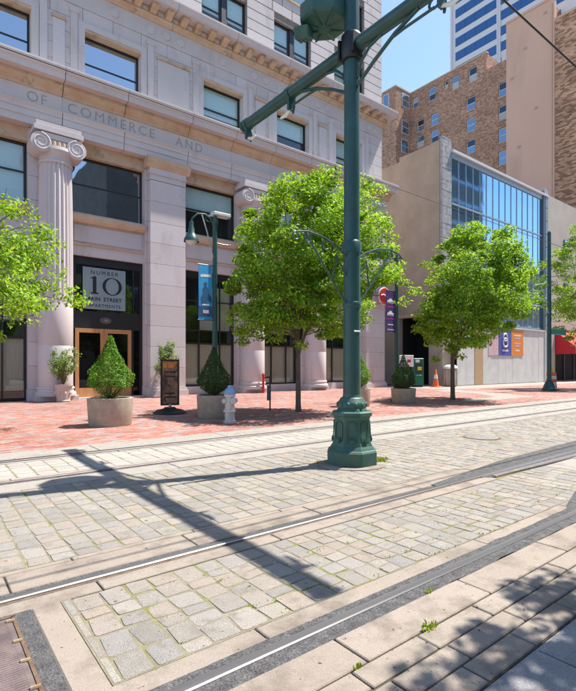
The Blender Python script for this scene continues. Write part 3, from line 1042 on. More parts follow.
# ---- entablature in stone lengths
edges = [-9, -6, -3.2, -.6, 2.3, 5.12, 7.85, 11.15, 13.75, 16.4, 19.1, 21.9, 24.6, XC + .12]
for i, (a, b) in enumerate(zip(edges, edges[1:])):
    a += .014; b -= .014
    last = i == len(edges) - 2
    m = MB()
    m.prism_x([(22.72, 11.8), (22.72, 12.1), (22.68, 12.11), (22.68, 12.38), (22.64, 12.39), (22.64, 12.52), (22.56, 12.64), (23.7, 12.64), (23.7, 11.8)], a, b)
    m.build('architrave_stone', M['stone'], bld)
    B('frieze_stone', M['stone'], bld, (a - .01, b + .01, 22.74, 23.7, 12.64, 13.36))
    e2 = b + (.25 if last else 0)
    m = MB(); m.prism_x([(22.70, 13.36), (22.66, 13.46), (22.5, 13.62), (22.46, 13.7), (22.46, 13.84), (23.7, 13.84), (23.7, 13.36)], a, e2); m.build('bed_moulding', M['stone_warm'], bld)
    m = MB(); m.prism_x([(22.12, 13.84), (22.1, 14.08), (22.04, 14.12), (21.98, 14.28), (21.98, 14.36), (22.5, 14.42), (23.7, 14.44), (23.7, 13.84)], a, e2 + (.25 if last else 0)); m.build('cornice_stone', M['stone'], bld)
for txt, x, sp, sz in (('OF', 4.12, 1.15, .6), ('COMMERCE', 7.36, 1.3, .63), ('AND', 11.25, 1.3, .62)):
    text(txt, sz, M['stone_dark'], (x, 22.738, 12.79), bld, spacing=sp, depth=.002)

# ---- tier above the cornice (14.4 - 18.7)
UW = [(-3.5, -.9), (1.33, 3.95), (6.15, 8.79), (12.22, 14.74), (17.12, 19.66), (22.0, 24.5)]
for bx_ in [(a, b, YW + .03, 24.9, 14.4, 18.7) for a, b in zip([XB] + [w[1] + .02 for w in UW], [w[0] - .02 for w in UW] + [XC - .01])] + [(w[0] - .02, w[1] + .02, YW + .03, 24.9, 17.0, 18.7) for w in UW]:
    B('wall_core', M['joint'], bld, bx_)
ashlar(bld, XB, XC, 14.44, 17.26, .70, 1.35, YW, .03, [(w[0] - .3, w[1] + .3, 14.4, 17.26) for w in UW], seed=5)
ashlar(bld, XB, XC, 17.26, 17.9, .64, 1.35, YW, .03, seed=6)
B('frieze_band', M['stone'], bld, (XB, XC, YW - .03, YW + .1, 17.9, 18.72))
for i, (a, b) in enumerate(UW):
    B('window_surround', M['stone'], bld, (a - .3, a, YW - .06, 24.2, 14.44, 17.0), (b, b + .3, YW - .06, 24.2, 14.44, 17.0), (a - .3, b + .3, YW - .06, 24.2, 17.0, 17.26))
    B('lintel_edge', M['stone_warm'], bld, (a + .002, b - .002, YW - .05, 24.2, 16.86, 16.998))  # tan colour carries the soffit's warm bounce light
    win_unit(bld, a, b, 14.5, 16.86, 23.4, .09, (), (15.62,), ('blind', .35 if i % 2 else .52), 'pane_sky' if i in (1, 2) else 'pane')
    # flanking pilaster strips
    for s in (-1, 1):
        xx = a - .62 if s < 0 else b + .32
        if xx + .3 > XC: continue
        B('pilaster_strip', M['stone'], bld, (xx, xx + .3, YW - .1, YW + .02, 14.44, 17.5), (xx - .04, xx + .34, YW - .14, YW + .02, 17.5, 17.7))
    cxm = (a + b) / 2
mids = []
for (w0, w1) in zip(UW, UW[1:]):
    x0, x1 = w0[1] + .85, w1[0] - .85
    if x1 - x0 < .35: continue
    B('wall_panel', M['stone'], bld, (x0, x1, YW - .06, YW + .02, 14.6, 16.95))
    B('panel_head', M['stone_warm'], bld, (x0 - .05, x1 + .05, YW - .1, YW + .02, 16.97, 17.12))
me_r = MB(); me_r.m = Matrix.Rotation(R(90), 4, 'X'); me_r.lathe([(.2, 0), (.2, .05), (.15, .07), (.13, .05), (.001, .06)], 18)
me_r = me_r.mesh('roundel', M['stone'])
for x in (1.3, 3.9, 5.3, 7.5, 9.3, 10.1, 10.9, 13.4, 15.5, 16.3, 18.4, 20.4, 21.2, 23.3, 25.2, 26.0):
    inst('roundel', me_r, (x, YW - .03, 18.3), bld)
# top cornice with modillions
e3 = [-9, -5, -1, 3, 7.0, 10.4, 13.9, 17.5, 21, 24.4, XC + .1]
for i, (a, b) in enumerate(zip(e3, e3[1:])):
    last = i == len(e3) - 2
    a += .012; b -= .012
    if last: b += .25
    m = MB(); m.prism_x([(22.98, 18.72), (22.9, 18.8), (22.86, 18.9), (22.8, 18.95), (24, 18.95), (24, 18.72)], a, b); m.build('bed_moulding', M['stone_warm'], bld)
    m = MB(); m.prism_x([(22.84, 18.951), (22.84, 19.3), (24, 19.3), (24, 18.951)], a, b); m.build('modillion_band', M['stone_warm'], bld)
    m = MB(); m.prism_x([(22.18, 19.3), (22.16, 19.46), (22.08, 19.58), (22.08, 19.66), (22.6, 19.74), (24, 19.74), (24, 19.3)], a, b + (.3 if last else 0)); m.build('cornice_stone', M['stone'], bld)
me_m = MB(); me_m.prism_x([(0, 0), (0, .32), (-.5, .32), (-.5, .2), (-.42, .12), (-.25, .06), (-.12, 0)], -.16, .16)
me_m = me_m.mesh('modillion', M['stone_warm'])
me_c = MB().box(-.15, .15, -.03, 0, .06, .26).mesh('coffer', M['stone'])
x = -1.1
while x < XC:
    inst('modillion', me_m, (x, 22.84, 18.975), bld)
    if x + .4 < XC: inst('coffer', me_c, (x + .4, 22.84, 18.975), bld)
    x += .8

# ---- upper storeys: coursed stone with paired windows
U3 = [(-7.2, -4.3), (-2.4, .5), (2.4, 5.3), (7.2, 10.1), (12.16, 15.02), (16.97, 19.84), (21.92, 24.75)]
F3 = [(19.9, 22.35), (24.0, 26.6), (28.2, 30.8), (32.4, 35.0)]
hol = [(a, b, z0, z1) for a, b in U3 for z0, z1 in F3]
zc = 19.74
for bx_ in [(a, b, YW + .05, 24.9, zc, TOP) for a, b in zip([XB] + [w[1] for w in U3], [w[0] for w in U3] + [XC - .02])] + [(a + .001, b - .001, YW + .05, 24.9, z0, z1) for a, b in U3 for z0, z1 in zip([zc] + [f[1] for f in F3], [f[0] for f in F3] + [TOP])]:
    B('wall_core', M['joint'], bld, bx_)
ashlar(bld, 1.0, XC, 19.74, 30.0, .6, 1.5, YW, .05, hol, gap=.045, seed=8)
ashlar(bld, XB, 1.0, 19.74, 30.0, 2.4, 3.0, YW, .05, hol, gap=.03, seed=8)
ashlar(bld, XB, XC, 30.0, TOP, 1.6, 3.0, YW, .05, hol, gap=.03, seed=9)
for zi, (z0, z1) in enumerate(F3):
    for wi, (a, b) in enumerate(U3):
        c_ = (a + b) / 2
        if zi > 1:
            B('window', M['pane_dark'], bld, (a, b, 23.3, 23.32, z0, z1)); continue
        for (p, q) in ((a, c_ - .14), (c_ + .14, b)):
            win_unit(bld, p, q, z0, z1, 23.28, .11, (), ((z0 + z1) / 2 - .05,), ('blind', .42 if (wi + zi) % 3 else .1), 'pane')
        B('window_mullion', M['black_metal'], bld, (c_ - .139, c_ + .139, 23.22, 23.4, z0, z1))
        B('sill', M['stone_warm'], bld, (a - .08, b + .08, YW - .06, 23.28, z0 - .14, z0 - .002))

# ================================================================= GLASS-FRONTED BUILDING
gb = thing('glass_building', 'brown stucco building with blue mirrored curtain wall above white hoarding', 'building', (39, 21, 0), world=True)
GX0, GX1, GZ = 31.0, 48.1, 18.4
B('side_wall', M['stucco'], gb, (GX0, GX0 + .4, 21.25, 22.2, 0, GZ), (GX0, GX0 + .4, 22.2, 25.0, 5.5, GZ))
m = MB(); m.prism_z([(GX0, 25.0), (GX0 + .4, 25.0), (GX0 + .4, 38), (GX0, 38)], 0, GZ - .35); m.build('side_wall', M['stucco'], gb)
B('roof', M['stucco'], gb, (GX0 + .4, GX1, 21.6, 38, GZ - 1.6, GZ - 1.2))
B('back_wall', M['stucco'], gb, (GX0 + .4, GX1, 37.6, 38, 0, GZ - 1.6), (GX1 - .4, GX1, 21.3, 37.6, 0, GZ))
B('lower_render', M['stucco_smooth'], gb, (GX0 - .05, GX0, 25.05, 32, 0, 5.35))
B('opening_lintel', M['stone_warm'], gb, (GX0 - .1, GX0 + .42, 22.15, 32, 5.36, 5.6))
B('garage_recess', M['dark'], gb, (GX0 + 2.2, GX0 + 2.3, 22.2, 25.0, 0, 5.5), (GX0 + .4, GX0 + 2.2, 22.1, 22.2, 0, 5.5), (GX0 + .4, GX0 + 2.2, 25.0, 25.1, 0, 5.5), (GX0 + .4, GX0 + 2.2, 22.2, 25.0, 5.45, 5.5))
ed = B('stone_edge', M['joint'], gb, (GX0 + .02, GX0 + 1.15, 21.02, 21.25, 5.0, GZ + .28))
zz = 5.0
while zz < GZ + .2:
    h = rng.uniform(.28, .5); h = min(h, GZ + .3 - zz)
    xs_ = [GX0, GX0 + rng.uniform(.4, .8), GX0 + 1.17]
    for a, b in zip(xs_, xs_[1:]):
        MB().rbox(a + .008, b - .008, 20.98 + rng.uniform(0, .02), 21.2, zz + .006, zz + h - .006, .008).build('stone_block', M['granite_strip'], ed)
    zz += h
# curtain wall
gx0, gx1 = GX0 + 1.17, GX1 - .75
zl = [5.0, 7.2, 10.6, 13.9, 17.35]
cw = B('curtain_wall_frame', M['alu'], gb, (gx0, gx1 + .1, 20.96, 21.3, 17.35, 17.75), *[(gx0, gx1, 20.975, 21.1, z - .06, z + .06) for z in zl[:-1]])
B('parapet_cap', M['white_wall'], gb, (gx0 - .02, GX1 + .1, 20.8, 21.6, 17.75, 17.95))
ncol = 15
dx = (gx1 - gx0) / ncol
for i in range(ncol + 1):
    x = gx0 + i * dx
    B('mullion', M['alu'], cw, (x - .018, x + .018, 20.99, 21.12, 5.0, 17.35))
for i in range(ncol):
    for j in range(4):
        o = B('pane', M['glass_blue'], cw, (gx0 + i * dx + .026, gx0 + (i + 1) * dx - .026, 21.04, 21.06, zl[j] + .061, zl[j + 1] - .061))
B('interior_wall', M['dark'], gb, (GX0 + .5, GX1 - .5, 21.5, 21.55, 0, 17.2))
B('end_pier', M['granite_strip'], gb, (GX1 - .72, GX1 + .05, 20.9, 21.3, 0, GZ + .1))
zz = .4
while zz < GZ - .8:
    MB().rbox(GX1 - .60, GX1 - .06, 20.84, 20.9, zz, zz + 1.15, .02).build('pier_panel', mat_pp if 'mat_pp' in globals() else globals().setdefault('mat_pp', mat_flat('blue_grey_panel', (.22, .29, .36), .5)), gb)
    zz += 1.25
B('dark_corner_post', M['alu_dark'], gb, (GX1 - 1.0, GX1 - .74, 20.85, 21.2, 0, GZ - .2))
B('base_pier', M['stucco_smooth'], gb, (GX0, GX0 + 1.2, 21.0, 21.25, 0, 5.0))

# ---- hoarding
hd = thing('hoarding', 'tall white plywood hoarding with blue and orange posters', 'hoarding', (39, 20.6, 0), world=True)
x = 32.3
hr = random.Random(2)
while x < 46.4:
    tan = 36.0 < x < 37.0
    MB().rbox(x + .008, x + 1.2 - .008, 20.58 + hr.uniform(-.012, .012), 20.64, .05, 4.72, .004).build('panel', M['brown_tan'] if 34.5 < x < 35.6 else M['hoarding'], hd)
    x += 1.2
XH = x
B('top_rail', M['hoarding'], hd, (32.25, XH + .05, 20.5, 20.7, 4.73, 4.85))
B('post', M['hoarding'], hd, (XH + .0, XH + .15, 20.5, 20.7, .0, 4.73))
for nm, a, b, mt in (('poster', 36.7, 38.25, 'banner_white'), ('poster', 38.3, 40.38, 'banner_blue'), ('poster', 40.4, 42.5, 'banner_orange')):
    po = B(nm, M[mt], hd, (a, b, 20.545, 20.56, 2.4, 4.6))
    if mt == 'banner_blue':
        for cxx, czz, rr in ((39.35, 3.95, .3), (39.35, 3.5, .36)):
            q = [(cxx + rr * math.cos(t * PI / 12), 20.54, czz + rr * math.sin(t * PI / 12)) for t in range(25)]
            MB().tube(q, .085, 6).build('emblem_ring', M['white_print'], po)
        B('caption_bar', M['white_print'], po, (38.85, 39.85, 20.538, 20.545, 2.75, 2.9))
    elif mt == 'banner_orange':
        for zz, w in ((4.1, 1.2), (3.85, .95), (3.4, 1.1), (3.2, .9), (2.8, .7)):
            B('caption_bar', M['white_print'] if zz in (4.1, 2.8) else M['banner_white'], po, (41.45 - w / 2, 41.45 + w / 2, 20.538, 20.545, zz, zz + .13))

# ================================================================= CREAM BUILDING, RED AWNING
cb = thing('cream_building', 'cream stucco building with red awning right of the glass front', 'building', (54, 21, 0), world=True)
CW = [(52.2, 53.1, 12.6, 14.4), (52.2, 53.1, 8.0, 10), (55.5, 56.6, 12.6, 14.4), (55.5, 56.6, 8, 10)]
B('wall', M['cream'], cb, (48.3, 59.6, 21.15, 36, 5.2, 18.2))
for a, b, c, d in CW:
    w = B('window', M['alu_dark'], cb, (a, b, 21.05, 21.15, c, d))
    B('pane', M['glass_blue'], w, (a + .08, b - .08, 21.03, 21.05, c + .08, d - .08))
B('shopfront', M['dark'], cb, (48.3, 59.6, 21.9, 22, 0, 5.2))
B('shop_pier', M['cream'], cb, (48.25, 50.2, 21.14, 21.9, 0, 5.2))
B('shop_pier', M['cream'], cb, (59, 59.6, 21.15, 21.9, 0, 5.2))
for x in (51.8, 54, 56.4): B('shop_mullion', M['alu_dark'], cb, (x, x + .1, 21.8, 21.9, 0, 5.2))
aw = thing('red_awning', 'bright red fabric awning over the dark shopfront at the right edge', 'awning', (54, 20, 2.6), world=True)
m = MB(); m.prism_x([(21.14, 5.0), (19.3, 3.4), (19.3, 2.7), (19.33, 2.7), (19.33, 3.38), (21.14, 4.95)], 50.3, 59); m.build('canopy', M['awning'], aw)
m = MB(); m.prism_x([(21.14, 4.94), (19.34, 3.37), (19.34, 2.7), (21.14, 2.7)], 50.3, 50.33); m.build('end_flap', M['awning'], aw)

# ================================================================= TALL BRICK BUILDING WITH SALMON WALL
sb = thing('tall_brick_building', 'rough brown brick high-rise with a blank salmon painted side', 'building', (66, 25, 0), world=True)
B('painted_wall', M['salmon'], sb, (60, 60.5, 25.3, 31.2, 0, 45.4))
B('brick_wall', M['brick_right'], sb, (60.06, 80, 21.4, 25.28, 0, 42.6))
B('brick_wall', M['brick_right'], sb, (60.5, 80, 25.3, 31.2, 0, 44.5))
B('parapet', M['salmon'], sb, (59.9, 60.6, 25.25, 31.25, 45.4, 45.7))
for yy, zz in ((26.2, 44), (28.6, 41), (30.3, 38), (27.3, 33), (29.4, 29)):
    MB().rbox(59.9, 60, yy, yy + .35, zz, zz + .25, .02).build('wall_vent', M['stucco_smooth'], sb)
MB().tube([(59.92, 25.6, 6), (59.92, 25.6, 44.8)], .06, 6).build('downpipe', M['salmon'], sb)
B('roof_plant', M['white_wall'], sb, (61.5, 66, 22.4, 25.2, 42.6, 45.2))
B('parapet', M['stone_warm'], sb, (59.98, 60.5, 21.3, 25.25, 42.6, 42.9))

# ================================================================= BRICK HOTEL
ht = thing('brick_hotel', 'tan brown brick hotel with rows of sash windows behind the stucco wall', 'building', (66, 45, 0), world=True)
HXP = 64.0; HY0 = 49.25; HZ = 46.0
B('main_wall', M['brick_hotel'], ht, (HXP + .3, 90, 36.2, HY0 + 20, 0, HZ))
B('main_wall', M['brick_hotel'], ht, (HXP + .3, 88, 31.25, 36.2, 0, HZ - 2.4))
HOLES_X = []
B('wing_wall', M['brick_hotel'], ht, (60.2, HXP - .01, HY0, HY0 + 20, 0, HZ - .1))
B('parapet', M['stone_warm'], ht, (HXP - .08, HXP + .5, 36.1, HY0, HZ, HZ + .22))
B('parapet', M['stone_warm'], ht, (60.1, 60.7, HY0 - .08, HY0 + 20, HZ - .1, HZ + .12), (60.7, HXP - .1, HY0 - .08, HY0 + .4, HZ - .1, HZ + .12))
B('roof_shed', M['white_wall'], ht, (67, 72, 32.2, 35.5, HZ - 2.4, HZ + .2))
mrl = MB()
for yy in np.arange(31.4, 36.1, .7): mrl.tube([(HXP + .3, yy, HZ - 2.4), (HXP + .3, yy, HZ - 1.4)], .03, 5)
mrl.tube([(HXP + .3, 31.4, HZ - 1.4), (HXP + .3, 36.1, HZ - 1.4)], .035, 5); mrl.build('railing', M['steel'], ht)
MB().tube([(66, 43.5, HZ), (66, 43.5, HZ + 1.2)], .2, 8).build('vent_pipe', M['alu_dark'], ht)


def hotel_win_x(Y, z, w=1.35, h=2.1):
    w *= .85; h *= .85
    HOLES_X.append((Y - w / 2, Y + w / 2, z - h / 2, z + h / 2))
    X = HXP + .16
    wd = B('window', M['white_wall'], ht, (X, X + .13, Y - w / 2, Y + w / 2, z - h / 2, z + h / 2))
    for j in (0, 1):
        pm = rng.choice(('pane_h', 'pane_h', 'pane_d', 'pane_b'))
        B('pane', M[pm], wd, (X - .02, X, Y - w / 2 + .1, Y + w / 2 - .1, z - h / 2 + .1 + j * (h / 2 - .05), z - .05 + j * (h / 2 - .05)))
    B('sill', M['stone_warm'], wd, (HXP - .08, X, Y - w / 2 - .08, Y + w / 2 + .08, z - h / 2 - .16, z - h / 2 - .002))


def skin_x(parent, X0, X1, y0, y1, z0, z1, holes, mat):
    """brick face with real openings, cut into plain rectangles"""
    zs_ = sorted(set([z0, z1] + [v for h in holes for v in (h[2], h[3]) if z0 < v < z1]))
    for za, zb in zip(zs_, zs_[1:]):
        cut = sorted([(max(h[0], y0), min(h[1], y1)) for h in holes if h[2] < (za + zb) / 2 < h[3] and h[1] > y0 and h[0] < y1])
        y = y0
        for a, b in cut + [(y1, y1)]:
            if a - y > .01: B('brick_face', mat, parent, (X0, X1, y, a, za, zb))
            y = max(y, b)


def hotel_win_y(X, z, w=1.4, h=2.1):
    w *= .8; h *= .85
    wd = B('window', M['white_wall'], ht, (X - w / 2, X + w / 2, HY0 - .05, HY0, z - h / 2, z + h / 2))
    for j in (0, 1):
        B('pane', M['pane_h'], wd, (X - w / 2 + .1, X + w / 2 - .1, HY0 - .07, HY0 - .05, z - h / 2 + .1 + j * (h / 2 - .05), z - .05 + j * (h / 2 - .05)))


M['pane_d'] = mat_mirror_glass('dim_hotel_pane', (.08, .1, .12), .1, .1)
M['pane_b'] = mat_flat('window_shade', (.42, .45, .46), .6)
M['pane_h'] = mat_mirror_glass('hotel_pane', (.26, .36, .46), .08, .1)
k_ = 4.94
for (px, py, w, h) in [(257, 168, 1.4, 2.4), (328, 122, .7, 1.4), (372, 112, 1.4, 2.4), (458, 72, 1.5, 2.5), (200, 323, 1.5, 2.2), (270, 293, 1.6, 2.2), (200, 402, 1.5, 2.2), (270, 376, 1.6, 2.2), (448, 215, 1.6, 2.3), (448, 320, 1.6, 2.3), (448, 427, 1.6, 2.3), (175, 210, 1.2, 2.0)]:
    p = onX(380 + px / k_, 60 + py / k_, HXP)
    hotel_win_x(p[1], p[2], w, h)
for (px, py) in [(361, 262), (361, 330), (361, 396), (361, 463)]:
    p = onX(380 + px / 2.94, py / 2.94, HXP)
    hotel_win_x(p[1], p[2], 1.5, 2.3)
skin_x(ht, HXP, HXP + .299, 36.2, HY0, 8, HZ, HOLES_X, M['brick_hotel'])
skin_x(ht, HXP + .02, HXP + .299, 31.25, 36.2, 8, HZ - 2.4, HOLES_X, M['brick_hotel'])
for (px, py) in [(125, 203), (125, 335), (122, 428)]:
    p = onY(380 + px / k_, 60 + py / k_, HY0)
    hotel_win_y(p[0], p[2], 2.2, 2.5)
p = onX(380 + 30 / k_, 60 + 205 / k_, 60.2)
wd = B('window', M['white_wall'], ht, (60.15, 60.2, p[1] - .6, p[1] + .6, p[2] - 1.1, p[2] + 1.1))
B('pane', M['pane_h'], wd, (60.13, 60.15, p[1] - .5, p[1] + .5, p[2] - 1.0, p[2] + 1.0))

# ================================================================= WHITE TOWER
tw = thing('white_tower', 'white office tower with continuous deep blue window bands', 'building', (125, 60, 0), world=True)
TX = 115.0
ya, yb = onX(451, 50, TX)[1], 34.0
B('wall', M['white_wall'], tw, (TX, TX + 35, yb, ya, 0, 140))
ye = onX(455.5, 50, TX)[1]; y1 = onX(497, 20, TX)[1]; y2 = onX(501, 20, TX)[1]
z0 = onX(455, 62, TX)[2]
for j in range(-4, 13):
    z = z0 + j * 3.85
    for a, b in ((y1, ye), (36, y2)):
        wb = B('window_band', M['alu_dark'], tw, (TX - .03, TX, a, b, z, z + 2.3))
        n = max(1, round((b - a) / 2.6))
        for q in range(n):
            B('pane', M['tower_glass'], wb, (TX - .08, TX - .03, a + (b - a) * q / n + .05, a + (b - a) * (q + 1) / n - .05, z + .06, z + 2.24))
for yy in (ya - .2, y1 - .3, y2 + .3):
    B('pilaster', M['white_wall'], tw, (TX - .35, TX, yy - .25, yy + .25, 0, 140))

# ================================================================= OPPOSITE SIDE (seen in the glass reflections)
M['opp'] = mat_rough('dark_grey_cladding', (.06, .065, .06), (.1, .1, .095), .6, 20, .8)
op = thing('opposite_tower', 'dark office tower mirrored in the left panes of the glass front', 'building', (70, -16, 0), world=True)
B('wall', M['opp'], op, (66, 89, -30, -9, 0, 62))
for zz in range(4, 60, 4):
    B('window_band', M['pane_h'], op, (66.5, 88.5, -9, -8.95, zz, zz + .7))
ol = thing('opposite_shops', 'low brick shops mirrored at the bottom of the glass front', 'building', (100, -16, 0), world=True)
B('wall', M['brick_hotel'], ol, (90, 160, -30, -9, 0, 23))
for xx in range(92, 156, 5):
    B('window', M['pane_h'], ol, (xx, xx + 2.2, -9, -8.95, 7, 10.5))
ob = thing('opposite_block', 'brick block across the street mirrored in the shop windows', 'building', (20, -20, 0), world=True)
B('wall', M['opp'], ob, (19.5, 56, -34, -16, 0, 31)
)
B('wall', M['cream'], ob, (-40, 19.4, -34, -16, 0, 13))
for xx in range(-38, 54, 5):
    for zz in (5, 9.5):
        B('window', M['pane_h'], ob, (xx, xx + 2, -16, -15.95, zz, zz + 2.6))

# ================================================================= TRAM POLE WITH CROSS ARM
pole = thing('tram_pole', 'massive dark green tram pole with long cross arm between the tracks', 'pole', (5.36, 5.25, 0))
MB().lathe([(.52, -.04), (.52, .012), (.5, .02)], 40).build('footing', M['slab'], pole)
OCT = PI / 8
def octo(m, prof, rot=OCT):
    return m.lathe(prof, 8, smooth=False, rot=rot)
_kids0 = set(o.name for o in pole.children)
octo(MB(), [(.475, .015), (.475, .235), (.45, .265), (.43, .275)]).build('plinth', M['green_base'], pole)
ped = octo(MB(), [(.43, .275), (.415, .30), (.385, .34), (.365, .40), (.345, .52), (.34, .78), (.355, .83), (.385, .85), (.385, .90), (.36, .92)]).build('pedestal', M['green_base'], pole)
for k in range(8):
    a = k * PI / 4
    m = MB(); m.m = Matrix.Rotation(a, 4, 'Z')
    # raised panel frame with arched head on each face
    rr = .345 * math.cos(PI / 8)
    hw = .085
    pts = [(rr + .022, -hw, .42), (rr + .006, -hw, .7)] + [(rr + .006, -hw * math.cos(t), .70 + hw * .6 * math.sin(t)) for t in np.linspace(.2, PI - .2, 7)] + [(rr + .006, hw, .7), (rr + .022, hw, .42), (rr + .022, -hw, .42)]
    m.tube(pts, .008, 6)
    fm = m.build('panel_moulding', M['green_base'], ped)
    m = MB(); m.m = Matrix.Rotation(a, 4, 'Z')
    for q in range(5):
        t = (q - 2) * .38
        m.tube([(rr + .03, .0, .40), (rr + .04, .05 * math.sin(t) * 1.2, .44), (rr + .03, .085 * math.sin(t), .44 + .06 * math.cos(t))], [.013, .014, .004], 6)
    m.build('leaf_ornament', M['green_base'], ped)
octo(MB(), [(.30, .92), (.285, .95), (.27, .97)]).build('pedestal_step', M['green_base'], pole)
MB().lathe([(.25, .95), (.262, .98), (.268, 1.03), (.255, 1.075), (.225, 1.10), (.215, 1.13), (.2, 1.145), (.172, 1.155), (.166, 1.17), (.162, 1.2)], 32).build('torus_collar', M['green_base'], pole)
for k in range(12):
    a = k * PI / 6
    m = MB(); m.lathe([(.0, -.035), (.03, -.02), (.035, .01), (.02, .035), (0, .045)], 8, (.258 * math.cos(a), .258 * math.sin(a), 1.03), cap=False)
    m.build('bud_ornament', M['green_base'], pole)
for o_ in pole.children:
    if o_.name not in _kids0: o_.scale = (.85, .85, .9)
MB().lathe([(.137, 1.0), (.133, 2.0), (.131, 3.3)], 32).build('lower_shaft', M['green'], pole)
MB().lathe([(.131, 3.27), (.147, 3.28), (.147, 3.42), (.137, 3.44), (.126, 3.46)], 32).build('collar', M['green'], pole)
MB().lathe([(.125, 3.44), (.118, 6.2), (.11, 9.6)], 32).build('upper_shaft', M['green'], pole)
MB().lathe([(.138, 2.42), (.145, 2.43), (.145, 2.5), (.138, 2.51)], 32).build('band', M['green'], pole)
MB().rbox(-.09, .05, -.141, -.132, 2.04, 2.065, .003).build('tag_plate', M['reflect_white'], pole)
# cross arm along Y
AZ = 6.45
arm = MB().tube([(0, -3.75, AZ), (0, 3.06, AZ)], .105, 20).build('cross_arm', M['green'], pole)
for yy in (-3.75, 3.06):
    MB().lathe([(.115, -.015), (.115, .015)], 20).m
    m = MB(); m.m = Matrix.Translation((0, yy, AZ)) @ Matrix.Rotation(R(90), 4, 'X'); m.lathe([(.118, -.03), (.125, 0), (.118, .03), (.06, .05)], 20); m.build('end_cap', M['green'], arm)
m = MB()
m.lathe([(.15, AZ - .2), (.165, AZ - .18), (.165, AZ + .18), (.15, AZ + .2)], 16)
m.box(-.14, .14, -.17, -.13, AZ - .15, AZ + .15)
m.box(-.14, .14, .13, .17, AZ - .15, AZ + .15)
m.build('clamp', M['black_metal'], pole)
for s in (-1, 1):
    br = MB()
    br.tube([(0, s * .12, AZ - .62), (0, s * .45, AZ - .42), (0, s * .85, AZ - .22), (0, s * 1.25, AZ - .1)], .028, 8)
    br.tube([(0, s * .12, AZ - .5), (0, s * .2, AZ - .3), (0, s * .36, AZ - .16), (0, s * .6, AZ - .1)], .022, 8)
    br.tube([(0, s * .75, AZ - .26), (0, s * 1.0, AZ - .24), (0, s * 1.5, AZ - .24)], .02, 8)
    br.tube([(0, s * 1.5 + .08 * math.sin(t), AZ - .18 + .07 * math.cos(t)) for t in np.linspace(0, 5.5, 14)], .018, 6)
    br.build('brace', M['green'], pole)
# hangers with insulators for the two contact wires
for yy in (2.95, 1.55, -1.6, -3.3):
    h = MB(); h.box(-.05, .05, yy - .03, yy + .03, AZ - .3, AZ - .05)
    h.lathe([(.12, AZ - .13), (.125, AZ + .12)], 16, (0, yy, 0)) if False else None
    h.tube([(.06, yy, AZ - .1), (.1, yy, AZ - .2), (.07, yy, AZ - .33)], .022, 6)
    hg = h.build('hanger', M['green'], pole)
    m = MB(); m.m = Matrix.Translation((0, yy, AZ)) @ Matrix.Rotation(R(90), 4, 'X'); m.lathe([(.12, -.05), (.12, .05)], 20); m.build('clamp_ring', M['green'], hg)
    yo = -.35 if yy in (2.95, -1.6) else .35
    MB().tube([(0, yy, AZ - .28), (0, yy + yo * .4, AZ - .34), (0, yy + yo * .8, AZ - .33)], [.02, .035, .02], 8).build('insulator', M['insulator'], hg)
# basket brackets along X
for s in (-1, 1):
    k = MB()
    k.tube([(s * .12, 0, 3.2), (s * .3, 0, 3.32), (s * .6, 0, 3.43), (s * .9, 0, 3.46), (s * 1.12, 0, 3.42)], .017, 8)
    k.tube([(s * 1.12 + s * .055 * math.sin(t), 0, 3.365 + .055 * math.cos(t)) for t in np.linspace(0, 5.2, 14)], .014, 6)
    k.tube([(s * .9 + s * .06 * math.sin(t), 0, 3.37 + .06 * math.cos(t)) for t in np.linspace(.6, 5.6, 14)], .014, 6)
    k.tube([(s * .13, 0, 2.47), (s * .95, 0, 3.44)], .015, 8)
    k.tube([(s * .13, 0, 2.9), (s * .25, 0, 3.08), (s * .33, 0, 3.2), (s * .36, 0, 2.95), (s * .4, 0, 2.82)], .012, 6)
    k.tube([(s * .55 + s * .07 * math.sin(t), 0, 3.32 + .07 * math.cos(t)) for t in np.linspace(-.8, 4, 12)], .012, 6)
    k.build('basket_bracket', M['green'] if s > 0 else M['green'], pole)
# octagonal lamp housing and small flood light on the mast
hz = 6.95
fl = octo(MB(), [(.06, hz - .05), (.12, hz - .04), (.36, hz), (.40, hz + .03), (.40, hz + .26), (.30, hz + .36), (.08, hz + .42)]).build('octagonal_housing', M['green_base'], pole)
fl.location = (-.2, .42, .0)
fl.rotation_euler = (0, 0, 0)
for k in range(8):
    a = k * PI / 4 + OCT
    m = MB().tube([(.1 * math.cos(a), .1 * math.sin(a), hz - .05), (.39 * math.cos(a), .39 * math.sin(a), hz + .012)], .02, 5).build('rib', M['green'], fl)
MB().lathe([(.001, hz - .075), (.09, hz - .07), (.11, hz - .045)], 16, cap=False).build('boss', M['green_base'], fl)
m = MB().tube([(.12, -.16, hz + .2), (.32, -.42, hz + .2)], .04, 8).build('housing_arm', M['green'], fl)
m = MB(); m.m = Matrix.Translation((-.46, .62, hz - .12)) @ Matrix.Rotation(R(35), 4, 'Z') @ Matrix.Rotation(R(-25), 4, 'Y')
m.rbox(-.16, .16, -.12, .12, -.09, .09, .02)
fb = m.build('flood_light', M['green_base'], pole)
m = MB(); m.m = Matrix.Translation((-.46, .62, hz - .12)) @ Matrix.Rotation(R(35), 4, 'Z') @ Matrix.Rotation(R(-25), 4, 'Y')
for q in range(4): m.box(-.14, .14, -.1 + q * .055, -.08 + q * .055, -.10, -.088)
m.build('fin', M['green'], fb)
MB().tube([(0, .1, 6.9), (.12, .16, 7.0), (.14, .1, 6.7), (.12, .12, 6.5)], .012, 6).build('cable_loop', M['wire'], pole)

